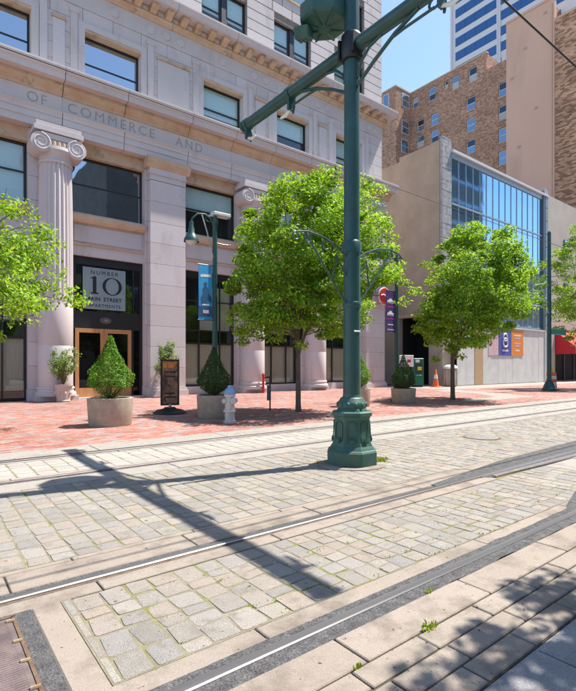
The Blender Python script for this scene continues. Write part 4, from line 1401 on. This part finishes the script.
# ---- overhead wires
def wire(lab, pts, r, mat):
    o = MB().tube(pts, r, 6).build('overhead_wire', mat)
    tag(o, lab, 'wire', 'overhead wires along the street')
wire('thin dark contact wire over the far track, crossing the stone facade', [(-25, 8.0, 6.2), (5.3, 8.0, 6.12), (30, 8.0, 6.06), (60, 8.0, 6.1)], .008, M['wire_copper'])
wire('thick black cable crossing the salmon wall at upper right', [(-25, 3.0, 6.2), (5.3, 3.02, 6.05), (30, 3.0, 6.0), (60, 3.0, 6.1)], .014, M['wire'])


# ================================================================= STREET LAMPS
def lamp_base(t):
    MB().lathe([(.26, 0), (.26, .12), (.2, .16), (.17, .3), (.15, .5), (.14, .62), (.16, .66), (.12, .72), (.09, .8)], 20).build('base', M['green'], t)


def street_lamp(x, lab, bell=True, height=6.15, box=True, y=13.1):
    t = thing('street_lamp', lab, 'street lamp', (x, y, 0), 0, 'green lamp posts on the brick footway')
    lamp_base(t)
    MB().lathe([(.085, .75), (.08, 3), (.07, height), (.03, height + .03)], 16).build('post', M['green'], t)
    MB().lathe([(.09, height - .25), (.1, height - .23), (.1, height - .12), (.09, height - .1)], 16).build('collar', M['green'], t)
    k = MB()
    h = height - .18
    k.tube([(-.05, 0, h - .1), (-.16, 0, h + .1), (-.35, 0, h + .2), (-.6, 0, h + .16), (-.78, 0, h - .02), (-.8, 0, h - .2)], .026, 8)
    k.tube([(-.22 + .1 * math.sin(q), 0, h + .08 + .09 * math.cos(q)) for q in np.linspace(0, 5, 12)], .017, 6)
    k.build('bracket', M['green'], t)
    MB().tube([(-.06, 0, h - 1.1), (-.28, 0, h - .3), (-.45, 0, h + .17)], .022, 8).build('strut', M['steel'] if bell else M['green'], t)
    if bell:
        sh = MB().lathe([(.035, .18), (.06, .16), (.065, .02), (.09, -.04), (.1, -.16), (.16, -.26), (.22, -.36), (.23, -.44)], 20, (-.8, 0, h - .28), cap=False).build('bell_shade', M['green'], t)
        MB().lathe([(.19, -.40), (.16, -.47), (.08, -.52), (.001, -.54)], 16, (-.8, 0, h - .28), cap=False).build('lens', M['lens'], sh)
    if box:
        MB().rbox(-.1, .5, -.14, .14, height + .03, height + .14, .02).build('luminaire', M['white_paint'], t)
        MB().tube([(0, 0, height - .8), (.3, 0, height - .82), (.55, 0, height - .8)], .02, 6).build('side_rod', M['green'], t)
    else:
        k = MB()
        k.tube([(.05, 0, h - .1), (.16, 0, h + .1), (.3, 0, h + .14), (.42, 0, h + .02), (.36, 0, h - .1), (.27, 0, h - .04)], .026, 8)
        k.build('scroll', M['green'], t)
    return t


l1 = street_lamp(7.35, 'green lamp post with bell shade and blue banner before the stone building')
l2 = street_lamp(16.05, 'green lamp post with purple banner and scrolled top', bell=False, box=False, height=6.2)
# lamp with the street name plate
t3 = thing('street_lamp', 'tall dark green lamp post with street name plate beside the orange barrel', 'street lamp', (30.35, 13.1, 0), 0, 'green lamp posts on the brick footway')
lamp_base(t3)
MB().lathe([(.42, 0), (.42, .14), (.36, .2), (.3, .36), (.2, .6)], 16).build('foot', M['green'], t3)
MB().lathe([(.13, .5), (.12, 3), (.1, 9.6), (.04, 9.7)], 16).build('post', M['green'], t3)
k = MB()
for s in (-1,):
    k.tube([(s * .1, 0, 4.7), (s * .7, 0, 5.9), (s * 1.3, 0, 6.35), (s * 1.9, 0, 6.2)], .03, 8)
    k.tube([(s * .1, 0, 5.35), (s * 1.2, 0, 5.5), (s * 2.2, 0, 5.45)], .03, 8)
    k.tube([(s * .1, 0, 6.4), (s * .5, 0, 6.5), (s * 1.2, 0, 6.36)], .03, 8)
k.build('bracket', M['green_pale'], t3)
sp = MB().rbox(.12, 2.35, -.02, .02, 3.45, 3.82, .01).build('street_name_plate', M['street_sign'], t3)
MB().box(.14, 2.33, -.024, -.0205, 3.47, 3.50).box(.14, 2.33, -.024, -.0205, 3.77, 3.80).build('plate_border', M['green_pale'], sp)


def banner(t, x0, x1, z0, z1, mat, lab):
    n = 10; m = MB(); vs = []; fs = []
    for j in range(n + 1):
        z = z0 + (z1 - z0) * j / n
        for i in range(5):
            u = i / 4
            vs.append((x0 + (x1 - x0) * u, .02 * math.sin(u * 3 + j * .7), z))
    for j in range(n):
        for i in range(4): fs.append((j * 5 + i, j * 5 + i + 1, (j + 1) * 5 + i + 1, (j + 1) * 5 + i))
    m.add(vs, fs, True)
    return m


def make_banner(name, lab, lamp_x, x0, x1, z0, z1, mat, y=13.1):
    t = thing(name, lab, 'banner', (lamp_x, y, z0))
    m = MB(); m.rbox(x0, x1, -.012, .012, 0, z1 - z0, .004); m.build('cloth', mat, t)
    k = MB()
    for z in (0.0, z1 - z0): k.tube([(x0 - .03, 0, z), (-.04, 0, z)], .016, 6)
    k.build('rod', M['green'], t)
    return t


b1 = make_banner('street_banner', 'bright blue banner with dark figure print on the left lamp post', 7.35, -.56, -.1, 2.93, 4.62, M['blue_banner'])
def on_banner(t, mat, poly, name='print', y=-.016):
    m = MB(); m.prism_y(poly, y, y + .003); return m.build(name, mat, t)
on_banner(b1, M['blue_deep'], [(-.56, .1), (-.1, .1), (-.1, .42), (-.56, .42)])
on_banner(b1, M['white_print'], [(-.5, 1.3), (-.14, 1.33), (-.14, 1.41), (-.5, 1.38)])
on_banner(b1, M['white_print'], [(-.44, .44), (-.2, .45), (-.2, .49), (-.44, .48)])
on_banner(b1, M['banner_white'], [(-.42, .2), (-.22, .2), (-.22, .3), (-.42, .3)], 'print', -.02)
on_banner(b1, M['blue_deep'], [(-.48, .5), (-.3, .5), (-.26, .62), (-.14, .52), (-.12, .66), (-.22, .82), (-.24, 1.0), (-.3, 1.02), (-.27, 1.12), (-.33, 1.18), (-.39, 1.12), (-.37, 1.02), (-.43, .95), (-.42, .8), (-.49, .68)], 'figure_print')
b2 = make_banner('street_banner', 'purple banner with two white emblems and magenta stripes', 16.05, -.68, -.12, 2.93, 4.66, M['purple'])
for z in (.52, 1.02):
    on_banner(b2, M['magenta'], [(-.68, z), (-.12, z + .02), (-.12, z + .06), (-.68, z + .04)], 'stripe')
for z in (.68, 1.2):
    on_banner(b2, M['white_print'], [(-.6, z), (-.2, z), (-.2, z + .12), (-.3, z + .14), (-.33, z + .2), (-.47, z + .2), (-.5, z + .14), (-.6, z + .12)], 'emblem')
    on_banner(b2, M['purple'], [(-.56, z + .03), (-.24, z + .03), (-.24, z + .055), (-.56, z + .055)], 'emblem_line', -.02)
on_banner(b2, M['white_print'], [(-.58, .3), (-.22, .3), (-.22, .33), (-.58, .33)])
for q in range(6):
    on_banner(b2, M['white_print'], [(-.6 + q * .075, .08), (-.56 + q * .075, .08), (-.56 + q * .075, .13), (-.6 + q * .075, .13)])

# round red wall sign on the corner pier
rs = thing('round_red_sign', 'round red shop sign on a bracket at the corner of the stone building', 'sign', (25.9, 22.2, 6.4))
m = MB(); m.m = Matrix.Rotation(R(90), 4, 'X'); m.lathe([(.55, -.08), (.58, -.06), (.58, .06), (.55, .08)], 32); m.build('disc', M['red_paint'], rs)
m = MB(); m.m = Matrix.Rotation(R(90), 4, 'X'); m.lathe([(.58, -.04), (.62, -.03), (.62, .03), (.58, .04)], 32, cap=False); m.build('rim', M['white_print'], rs)
MB().tube([(-.42 + .84 * q / 12, -.09, .02 + .07 * math.sin(q * .52)) for q in range(13)], .045, 6).build('script_stroke', M['white_print'], rs)
MB().tube([(-.55, .0, .0), (-1.3, .1, 0), (-1.3, .45, 0)], .05, 8).build('bracket', M['black_metal'], rs)
MB().rbox(-1.5, -1.1, .1, .4, -.3, .3, .04).build('lamp_box', M['black_metal'], rs)


# ================================================================= FOLIAGE
def leaf_object(name, C, Nn, size, mat, parent, seed=0, ar=.55):
    """C: n x 3 leaf positions, Nn: n x 3 rough outward normals"""
    g = np.random.default_rng(seed)
    n = len(C)
    nr = Nn + g.normal(0, .55, (n, 3)); nr /= np.linalg.norm(nr, axis=1)[:, None] + 1e-9
    t = g.normal(0, 1, (n, 3)); t[:, 2] -= .35
    t -= nr * (t * nr).sum(1)[:, None]; t /= np.linalg.norm(t, axis=1)[:, None] + 1e-9
    b = np.cross(nr, t)
    s = size * g.uniform(.45, 1.3, n)[:, None]
    base = C - t * s * .5
    tip = C + t * s * .5 - nr * s * .12
    lf = C + b * s * ar * .5 + nr * s * .1 - t * s * .05
    rt = C - b * s * ar * .5 + nr * s * .1 - t * s * .05
    V = np.stack([base, lf, tip, rt], 1).reshape(-1, 3)
    i = np.arange(n) * 4
    F = np.stack([i, i + 1, i + 2, i, i + 2, i + 3], 1).reshape(-1, 3)
    me = bpy.data.meshes.new(name)
    me.vertices.add(len(V)); me.vertices.foreach_set('co', V.ravel().astype(np.float32))
    me.loops.add(F.size); me.loops.foreach_set('vertex_index', F.ravel().astype(np.int32))
    me.polygons.add(len(F)); me.polygons.foreach_set('loop_start', np.arange(0, F.size, 3, dtype=np.int32))
    me.update(calc_edges=True); me.validate()
    me.materials.append(mat)
    o = bpy.data.objects.new(name, me)
    COL.objects.link(o); o.parent = parent
    return o


def street_tree(lab, x, y, prof, fork, seed, ncl=170, per=95, trunk_r=.085, leaf=.14, shift=(0, 0), cr=.42, group='young street trees along the brick footway'):
    """prof: list of (z, radius)"""
    t = thing('street_tree', lab, 'tree', (x, y, 0), 0, group)
    g = np.random.default_rng(seed); r = random.Random(seed)
    zs = np.array([p[0] for p in prof]); rs = np.array([p[1] for p in prof])
    ph = g.uniform(0, 6.28, 6)
    def rad(z, a):
        k = 1 + .16 * math.sin(2 * a + ph[0] + z * .5) + .12 * math.sin(3 * a + ph[1] - z * 1.3) + .1 * math.sin(5 * a + ph[2] + z * 2.1)
        return float(np.interp(z, zs, rs)) * k
    cl = []
    # volume weighted heights
    zz = np.linspace(zs[0], zs[-1], 200); w = np.interp(zz, zs, rs) ** 2 + .15; w /= w.sum()
    while len(cl) < ncl:
        z = float(g.choice(zz, p=w)) + g.uniform(-.05, .05)
        a = g.uniform(0, 2 * PI)
        q = g.uniform(0, 1) ** .38
        rr = rad(z, a) * q
        fz = (z - zs[0]) / (zs[-1] - zs[0])
        cl.append((rr * math.cos(a) + shift[0] * min(1, fz * 1.8), rr * math.sin(a) + shift[1] * min(1, fz * 1.8), z))
    for _ in range(int(ncl * .22)):                      # loose sprays past the outline
        z = float(g.uniform(zs[0] - .15, zs[-1])); a = g.uniform(0, 2 * PI); rr = rad(z, a) * g.uniform(1.0, 1.22)
        fz = max(0, (z - zs[0]) / (zs[-1] - zs[0]))
        cl.append((rr * math.cos(a) + shift[0] * min(1, fz * 1.8), rr * math.sin(a) + shift[1] * min(1, fz * 1.8), z - .15))
    cl = np.array(cl)
    # limbs
    m = MB()
    lean = (r.uniform(-.05, .05), r.uniform(-.05, .05))
    m.tube([(0, 0, -.03), (lean[0] * .3, lean[1] * .3, .25), (lean[0] * .7, lean[1] * .7, fork * .6), (lean[0], lean[1], fork)], [trunk_r * 1.35, trunk_r * 1.05, trunk_r * .95, trunk_r * .9], 12)
    tips = []
    nl = 9
    for k in range(nl):
        a = k * 2 * PI / nl + r.uniform(-.25, .25)
        zt = zs[-1] * r.uniform(.72, .93) if k % 3 else zs[-1] * .95
        rt = rad(zt * .9, a) * r.uniform(.35, .7)
        z0 = fork - r.uniform(0, .5)
        p0 = Vector((lean[0], lean[1], z0)); p3 = Vector((rt * math.cos(a) + shift[0] * .8, rt * math.sin(a) + shift[1] * .8, zt))
        p1 = p0 + Vector((math.cos(a) * .12, math.sin(a) * .12, .6)); p2 = p0.lerp(p3, .6) + Vector((0, 0, .2))
        pts = []
        for q in range(9):
            u = q / 8
            pts.append(((1 - u) ** 3) * p0 + 3 * u * (1 - u) ** 2 * p1 + 3 * u * u * (1 - u) * p2 + u ** 3 * p3)
        m.tube(pts, [trunk_r * .5 * (1 - .85 * q / 8) for q in range(9)], 7)
        tips += [(pts[q], trunk_r * .5 * (1 - .85 * q / 8)) for q in (2, 3, 4, 5, 6, 7)]
    for c in cl[::2]:
        cv = Vector(c)
        best = min(tips, key=lambda p: (p[0] - cv).length + (2 if p[0].z > cv.z + .1 else 0))
        mid = best[0].lerp(cv, .5) + Vector((0, 0, .12))
        m.tube([best[0], mid, cv], [best[1] * .55, .011, .005], 5, cap=False)
    m.build('trunk', M['bark'], t)
    # leaves
    Cs = []; Ns = []
    cen = np.array([shift[0] * .4, shift[1] * .4, (zs[0] + zs[-1]) / 2])
    for ci, c in enumerate(cl):
        spray = ci >= ncl
        k = int(per * g.uniform(.35, 1.5))
        d = g.normal(0, 1, (k, 3)); d /= np.linalg.norm(d, axis=1)[:, None]
        if spray: k = k // 3; d = d[:k]
        rr = cr * (.6 if spray else g.uniform(.55, 1.3)) * g.uniform(.25, 1, k)[:, None] ** .6
        p = c + d * rr * np.array([1.15, 1.15, .7])
        p[:, 2] -= .25 * ((p[:, :2] - c[:2]) ** 2).sum(1)
        Cs.append(p)
        o_ = (c - cen); o_ = o_ / (np.linalg.norm(o_) + 1e-6)
        Ns.append(d * .5 + np.array([0, 0, .75]) + o_ * .5)
    Cs = np.concatenate(Cs); Ns = np.concatenate(Ns)
    leaf_object('crown', Cs, Ns, leaf, M['leaf'], t, seed + 1)
    return t


P_MID = [(2.3, 1.0), (2.9, 1.75), (3.8, 2.25), (5.0, 2.3), (6.2, 2.2), (7.0, 1.9), (7.6, 1.3), (7.95, .6)]
P_RIGHT = [(2.1, .6), (2.6, 1.3), (3.4, 2.1), (4.5, 2.45), (5.6, 2.45), (6.6, 2.0), (7.3, 1.3), (7.9, .5)]
P_LEFT = [(2.0, .8), (2.5, 1.6), (3.2, 2.05), (4.0, 2.0), (4.7, 1.6), (5.3, 1.0), (5.8, .4)]
street_tree('leafy green street tree directly left of the tram pole', 10.0, 12.25, P_MID, 2.0, 11, 260, 215, leaf=.125, shift=(.42, -.33))
street_tree('green street tree in front of the white hoarding', 18.95, 12.3, P_RIGHT, 1.9, 23, 250, 210, .095, leaf=.128, shift=(1.15, -.7))
street_tree('street tree at the left edge, reaching over the entrance column', .85, 12.3, P_LEFT, 2.0, 37, 120, 130, leaf=.105, cr=.38)
street_tree('street tree at the right edge beside the red awning', 35.2, 12.4, [(2.8, 1.0), (3.6, 2.0), (5.4, 2.7), (7.6, 2.8), (9.4, 2.4), (10.6, 1.5), (11.4, .5)], 2.2, 41, 220, 130, .1)
# near-side trees: outside the frame, their shade falls on the near footway
street_tree('near-side street tree throwing dappled shade on the grey slabs at lower right', 5.72, -.52, [(4.3, .8), (4.8, 1.25), (5.4, 1.4), (6.0, 1.25), (6.5, .8), (6.9, .3)], 2.8, 53, 100, 100, cr=.33, group=None)


# ---- planters with clipped evergreens
def planter(x, y, rad, h, lab):
    t = thing('round_planter', lab, 'planter', (x, y, .012), 0, 'round concrete planters')
    MB().lathe([(rad * .9, 0), (rad * .93, .03), (rad * 1.0, h - .03), (rad, h - .005), (rad * .98, h), (rad * .86, h), (rad * .85, h - .01), (rad * .83, h - .09)], 48, cap=False).build('tub', M['planter'], t)
    MB().lathe([(rad * .84, h - .1), (rad * .84, h - .085), (rad * .4, h - .06), (.001, h - .055)], 24, cap=False).build('soil', M['soil'], t)
    return t


def topiary(x, y, z, h, w, lab, mat, seed, n=5200, bare=.0, leaf=.05, prof=None):
    t = thing('clipped_evergreen', lab, 'shrub', (x, y, z), 0, 'cone-shaped evergreens in planters')
    prof = prof or [(.06, .25), (.14, .62), (.24, .92), (.33, 1.0), (.45, .86), (.6, .6), (.75, .36), (.88, .2), (.96, .13), (1.0, .05)]
    g = np.random.default_rng(seed)
    zs = np.array([p[0] for p in prof]) * h; rs = np.array([p[1] for p in prof]) * w / 2
    zz = np.linspace(zs[0], zs[-1], 200); wt = np.interp(zz, zs, rs) + .02; wt /= wt.sum()
    z = g.choice(zz, n, p=wt); a = g.uniform(0, 2 * PI, n)
    lump = 1 + .07 * np.sin(5 * a + 9 * z / h) + .06 * np.sin(9 * a - 17 * z / h) + .05 * np.sin(3 * a + 23 * z / h)
    r_ = np.interp(z, zs, rs) * g.uniform(.55, 1.03, n) ** .4 * lump
    keep = np.ones(n, bool)
    if bare:
        keep = ~((z < zs[0] + bare * h) & (g.random(n) < .78))
    C = np.stack([r_ * np.cos(a), r_ * np.sin(a), z], 1)[keep]
    Nn = np.stack([np.cos(a), np.sin(a), np.full(n, .5)], 1)[keep]
    leaf_object('foliage', C, Nn, leaf, mat, t, seed, .6)
    m = MB(); r = random.Random(seed)
    m.tube([(0, 0, -.06), (0, 0, h * .25), (.01, 0, h * .9)], [.035, .03, .01], 7)
    for k in range(44):
        aa = r.uniform(0, 2 * PI); zt = h * r.uniform(.2, .42); rr = float(np.interp(zt, zs, rs)) * r.uniform(.7, .93)
        m.tube([(0, 0, r.uniform(-.02, .1)), (rr * .55 * math.cos(aa), rr * .55 * math.sin(aa), zt * .55), (rr * math.cos(aa), rr * math.sin(aa), zt)], [.014, .01, .005], 5, cap=False)
    m.build('stems', M['stem'], t)
    return t


# photo: tubs stand on the bricks about 12.1 m from the camera's side of the street
planter(3.95, 12.45, .56, .70, 'round concrete planter in front of the wooden doors')
topiary(3.95, 12.45, .62, 1.68, 1.12, 'bright green cone evergreen with bare lower stems before the doors', M['leaf_box'], 3, 6500, .15, .055)
planter(6.95, 12.45, .50, .66, 'round concrete planter under the blue banner, beside the hydrant')
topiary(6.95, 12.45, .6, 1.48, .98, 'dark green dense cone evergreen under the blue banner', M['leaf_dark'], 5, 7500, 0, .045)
planter(13.1, 12.55, .5, .68, 'round concrete planter half hidden behind the tram pole')
topiary(13.1, 12.55, .62, 1.6, 1.0, 'green evergreen peeking out right of the tram pole', M['leaf_box'], 7, 6500, 0, .05)
planter(15.75, 12.5, .5, .60, 'round concrete planter at the foot of the purple-bannered lamp')
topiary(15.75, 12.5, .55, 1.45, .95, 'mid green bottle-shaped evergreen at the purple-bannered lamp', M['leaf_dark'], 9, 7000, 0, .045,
        [(.02, .3), (.1, .75), (.22, 1.0), (.38, .95), (.55, .7), (.7, .42), (.82, .22), (.92, .14), (1.0, .06)])


def loose_shrub(x, y, lab, seed, potmat, h=1.5, w=1.25):
    p = thing('flower_pot', 'cast stone pot ' + lab, 'pot', (x, y, .012), 0, 'cast pots beside the entrance')
    MB().lathe([(.26, 0), (.28, .05), (.26, .08), (.3, .4), (.35, .62), (.38, .66), (.38, .74), (.33, .74), (.31, .66)], 24, cap=False).build('pot_body', potmat, p)
    for k in range(8):
        a = k * PI / 4
        MB().lathe([(0, -.08), (.05, -.05), (.06, 0), (.03, .07), (0, .1)], 6, (.31 * math.cos(a), .31 * math.sin(a), .38), cap=False).build('relief', potmat, p)
    MB().lathe([(.33, .66), (.2, .68), (.001, .69)], 16, cap=False).build('soil', M['soil'], p)
    t = thing('leafy_shrub', 'loose pale green shrub ' + lab, 'shrub', (x, y, .68), 0, 'loose shrubs beside the entrance')
    g = np.random.default_rng(seed); r = random.Random(seed)
    m = MB(); Cs = []; Ns = []
    for k in range(30):
        a = r.uniform(0, 2 * PI); zt = h * r.uniform(.3, 1.0); rr = w / 2 * r.uniform(.3, 1) * (1.1 - .6 * zt / h)
        tip = Vector((rr * math.cos(a), rr * math.sin(a), zt)); mid = Vector((rr * .4 * math.cos(a), rr * .4 * math.sin(a), zt * .6))
        m.tube([(0, 0, -.02), mid, tip], [.014, .009, .004], 5, cap=False)
        for q in range(2):
            c = np.array(tip if q == 0 else mid.lerp(tip, .5))
            kk = 62
            d = g.normal(0, 1, (kk, 3)); d /= np.linalg.norm(d, axis=1)[:, None]
            Cs.append(c + d * g.uniform(.03, .2, kk)[:, None]); Ns.append(d * .5 + np.array([0, 0, .7]))
    m.build('stems', M['stem'], t)
    leaf_object('foliage', np.concatenate(Cs), np.concatenate(Ns), .085, M['leaf_pale'], t, seed)


loose_shrub(4.95, 21.75, 'left of the wooden doors', 71, M['pot'], 1.55, 1.9)
loose_shrub(9.75, 22.0, 'right of the doors, behind the poster stand', 73, M['pot'], 2.0, 1.5)

# ================================================================= SMALL STREET THINGS
# poster stand
ps = thing('poster_stand', 'narrow black-framed poster stand on a round rubber base', 'sign', (6.4, 14.3, .012), R(-16))
MB().lathe([(.52, 0), (.52, .03), (.42, .11), (.2, .16), (.16, .2)], 28).build('base', M['black_metal'], ps)
MB().tube([(0, 0, .12), (0, 0, .3)], .05, 8).build('spring', M['steel'], ps)
f = MB(); f.box(-.29, -.24, -.035, .035, .26, 1.72).box(.24, .29, -.035, .035, .26, 1.72).box(-.24, .24, -.035, .035, .26, .31).box(-.24, .24, -.035, .035, 1.67, 1.72)
f.build('frame', M['black_metal'], ps)
B('poster', M['poster'], ps, (-.24, .24, -.012, .012, .31, 1.67))
B('poster_head', M['poster_head'], ps, (-.23, .2, -.016, -.0125, 1.45, 1.63))
for z, w in ((1.3, .36), (1.16, .3), (.62, .32), (.5, .38)):
    B('print_line', M['sign_ink'], ps, (-w / 2, w / 2, -.015, -.0125, z, z + .04))

# hydrant
hy = thing('fire_hydrant', 'worn white fire hydrant with pale blue cap beside the planter', 'hydrant', (6.62, 11.0, .012))
MB().lathe([(.17, 0), (.17, .05), (.135, .06), (.13, .28), (.17, .29), (.17, .34), (.13, .35), (.125, .68), (.15, .7), (.15, .75)], 20).build('barrel', M['white_paint'], hy)
MB().lathe([(.15, .75), (.165, .77), (.15, .83), (.1, .9), (.05, .93), (.045, .99), (.02, 1.0)], 20).build('bonnet', M['blue_paint'], hy)
for a, r0, l in ((0, .065, .2), (PI, .065, .2), (-PI / 2, .085, .2)):
    m = MB(); m.m = Matrix.Rotation(a, 4, 'Z') @ Matrix.Translation((0, 0, .58)) @ Matrix.Rotation(R(90), 4, 'Y')
    m.lathe([(r0 * .85, .1), (r0 * .85, l - .05), (r0, l - .045), (r0, l), (.02, l + .01), (.02, l + .04)], 14); m.build('nozzle', M['white_paint'] if a else M['blue_paint'], hy)
for k in range(6):
    a = k * PI / 3
    MB().lathe([(.018, .285), (.018, .36)], 6, (.15 * math.cos(a), .15 * math.sin(a), 0)).build('bolt', M['steel'], hy)

# red standpipe, small dark post
rp = thing('red_standpipe', 'thin red standpipe by the foot of the second column', 'pipe', (15.35, 21.9, .012))
MB().lathe([(.07, 0), (.07, .95), (.085, .96), (.085, 1.04), (.05, 1.1)], 12).build('pipe', M['red_paint'], rp)
MB().tube([(0, 0, .85), (0, -.2, .85)], .06, 8).build('outlet', M['red_paint'], rp)
dp = thing('dark_post', 'short dark metal post with small box between planter and tree', 'post', (9.46, 13.1, .012))
MB().tube([(0, 0, 0), (0, 0, 1.15)], .025, 8).build('stake', M['black_metal'], dp)
MB().rbox(-.11, .02, -.05, .05, .35, .85, .02).build('box', M['alu_dark'], dp)
MB().rbox(-.2, .03, -.01, .01, 1.1, 1.15, .005).build('cross_bar', M['black_metal'], dp)

# newspaper boxes, small board, cone, bin by the dark opening
def news_box(x, y, lab, rz=0):
    t = thing('newspaper_box', lab, 'newspaper box', (x, y, .018), rz, 'green newspaper boxes')
    MB().rbox(-.36, .36, -.3, .3, .1, 2.05, .03).build('case', M['news_green'], t)
    B('stand', M['black_metal'], t, (-.3, .3, -.25, .25, 0, .1))
    MB().rbox(-.28, .28, -.325, -.301, .95, 1.7, .01).build('door', M['pane_dark'], t)
    MB().tube([(-.18, -.34, .85), (-.1, -.38, .85), (.1, -.38, .85), (.18, -.34, .85)], .02, 6).build('handle', M['steel'], t)
    B('sticker', M['yellow'], t, (-.1, .2, -.334, -.327, 1.2, 1.45))
    B('sticker', M['reflect_white'], t, (-.24, .05, -.308, -.302, 1.76, 1.96))
news_box(28.55, 21.4, 'green newspaper box nearest the orange cone', R(-35))
news_box(27.65, 21.9, 'green newspaper box farther from the cone, behind the white board', R(-35))
bo = thing('notice_board', 'white notice board on a thin post in front of the green boxes', 'sign', (26.9, 21.1, .018), R(-35))
MB().tube([(0, 0, 0), (0, 0, 2.2)], .04, 8).build('post', M['white_paint'], bo)
MB().rbox(-.5, .5, -.05, -.02, 1.45, 2.25, .01).build('board', M['reflect_white'], bo)
MB().lathe([(.35, 0), (.35, .06), (.05, .1)], 16).build('foot', M['grey_box'], bo)
B('notice', M['red_paint'], bo, (.05, .3, -.056, -.051, 1.75, 1.95))
co = thing('traffic_cone', 'orange traffic cone beside the green newspaper boxes', 'cone', (29.6, 20.6, .018))
MB().rbox(-.32, .32, -.32, .32, 0, .06, .02).build('foot', M['cone'], co)
MB().lathe([(.24, .06), (.2, .25), (.045, 1.25), (.03, 1.27)], 20).build('cone_body', M['cone'], co)
MB().lathe([(.1475, .6), (.1025, .88)], 20, cap=False).build('band', M['reflect_white'], co)
bn = thing('litter_bin', 'pale stone litter bin with white lid right of the cone', 'bin', (31.0, 20.3, .018))
MB().lathe([(.4, 0), (.44, .1), (.46, .7), (.44, 1.25), (.42, 1.3)], 24).build('body', M['planter'], bn)
MB().lathe([(.48, 1.3), (.5, 1.36), (.44, 1.5), (.3, 1.58), (.001, 1.6)], 24).build('lid', M['reflect_white'], bn)
for k in range(10):
    a = k * PI / 5
    B('slat', M['cream'], bn, (.46 * math.cos(a) - .03, .46 * math.cos(a) + .03, .46 * math.sin(a) - .03, .46 * math.sin(a) + .03, .12, 1.2))
# construction barrel
br = thing('traffic_barrel', 'orange and white striped construction barrel with amber lamp', 'barrel', (31.2, 13.35, .012))
zz = 0
MB().lathe([(.42, 0), (.42, .08), (.32, .1)], 24).build('rubber_foot', M['black_metal'], br)
for k, (z0, z1, rr) in enumerate(((.08, .3, .31), (.3, .5, .3), (.5, .7, .29), (.7, .9, .28), (.9, 1.1, .27))):
    MB().lathe([(rr, z0), (rr + .012, z0 + .02), (rr - .002, z1 - .005), (rr - .012, z1)], 24).build('stripe', M['cone'] if k % 2 == 0 else M['reflect_white'], br)
MB().lathe([(.11, 1.1), (.13, 1.16), (.13, 1.34), (.1, 1.4)], 16).build('lamp', M['yellow'], br)
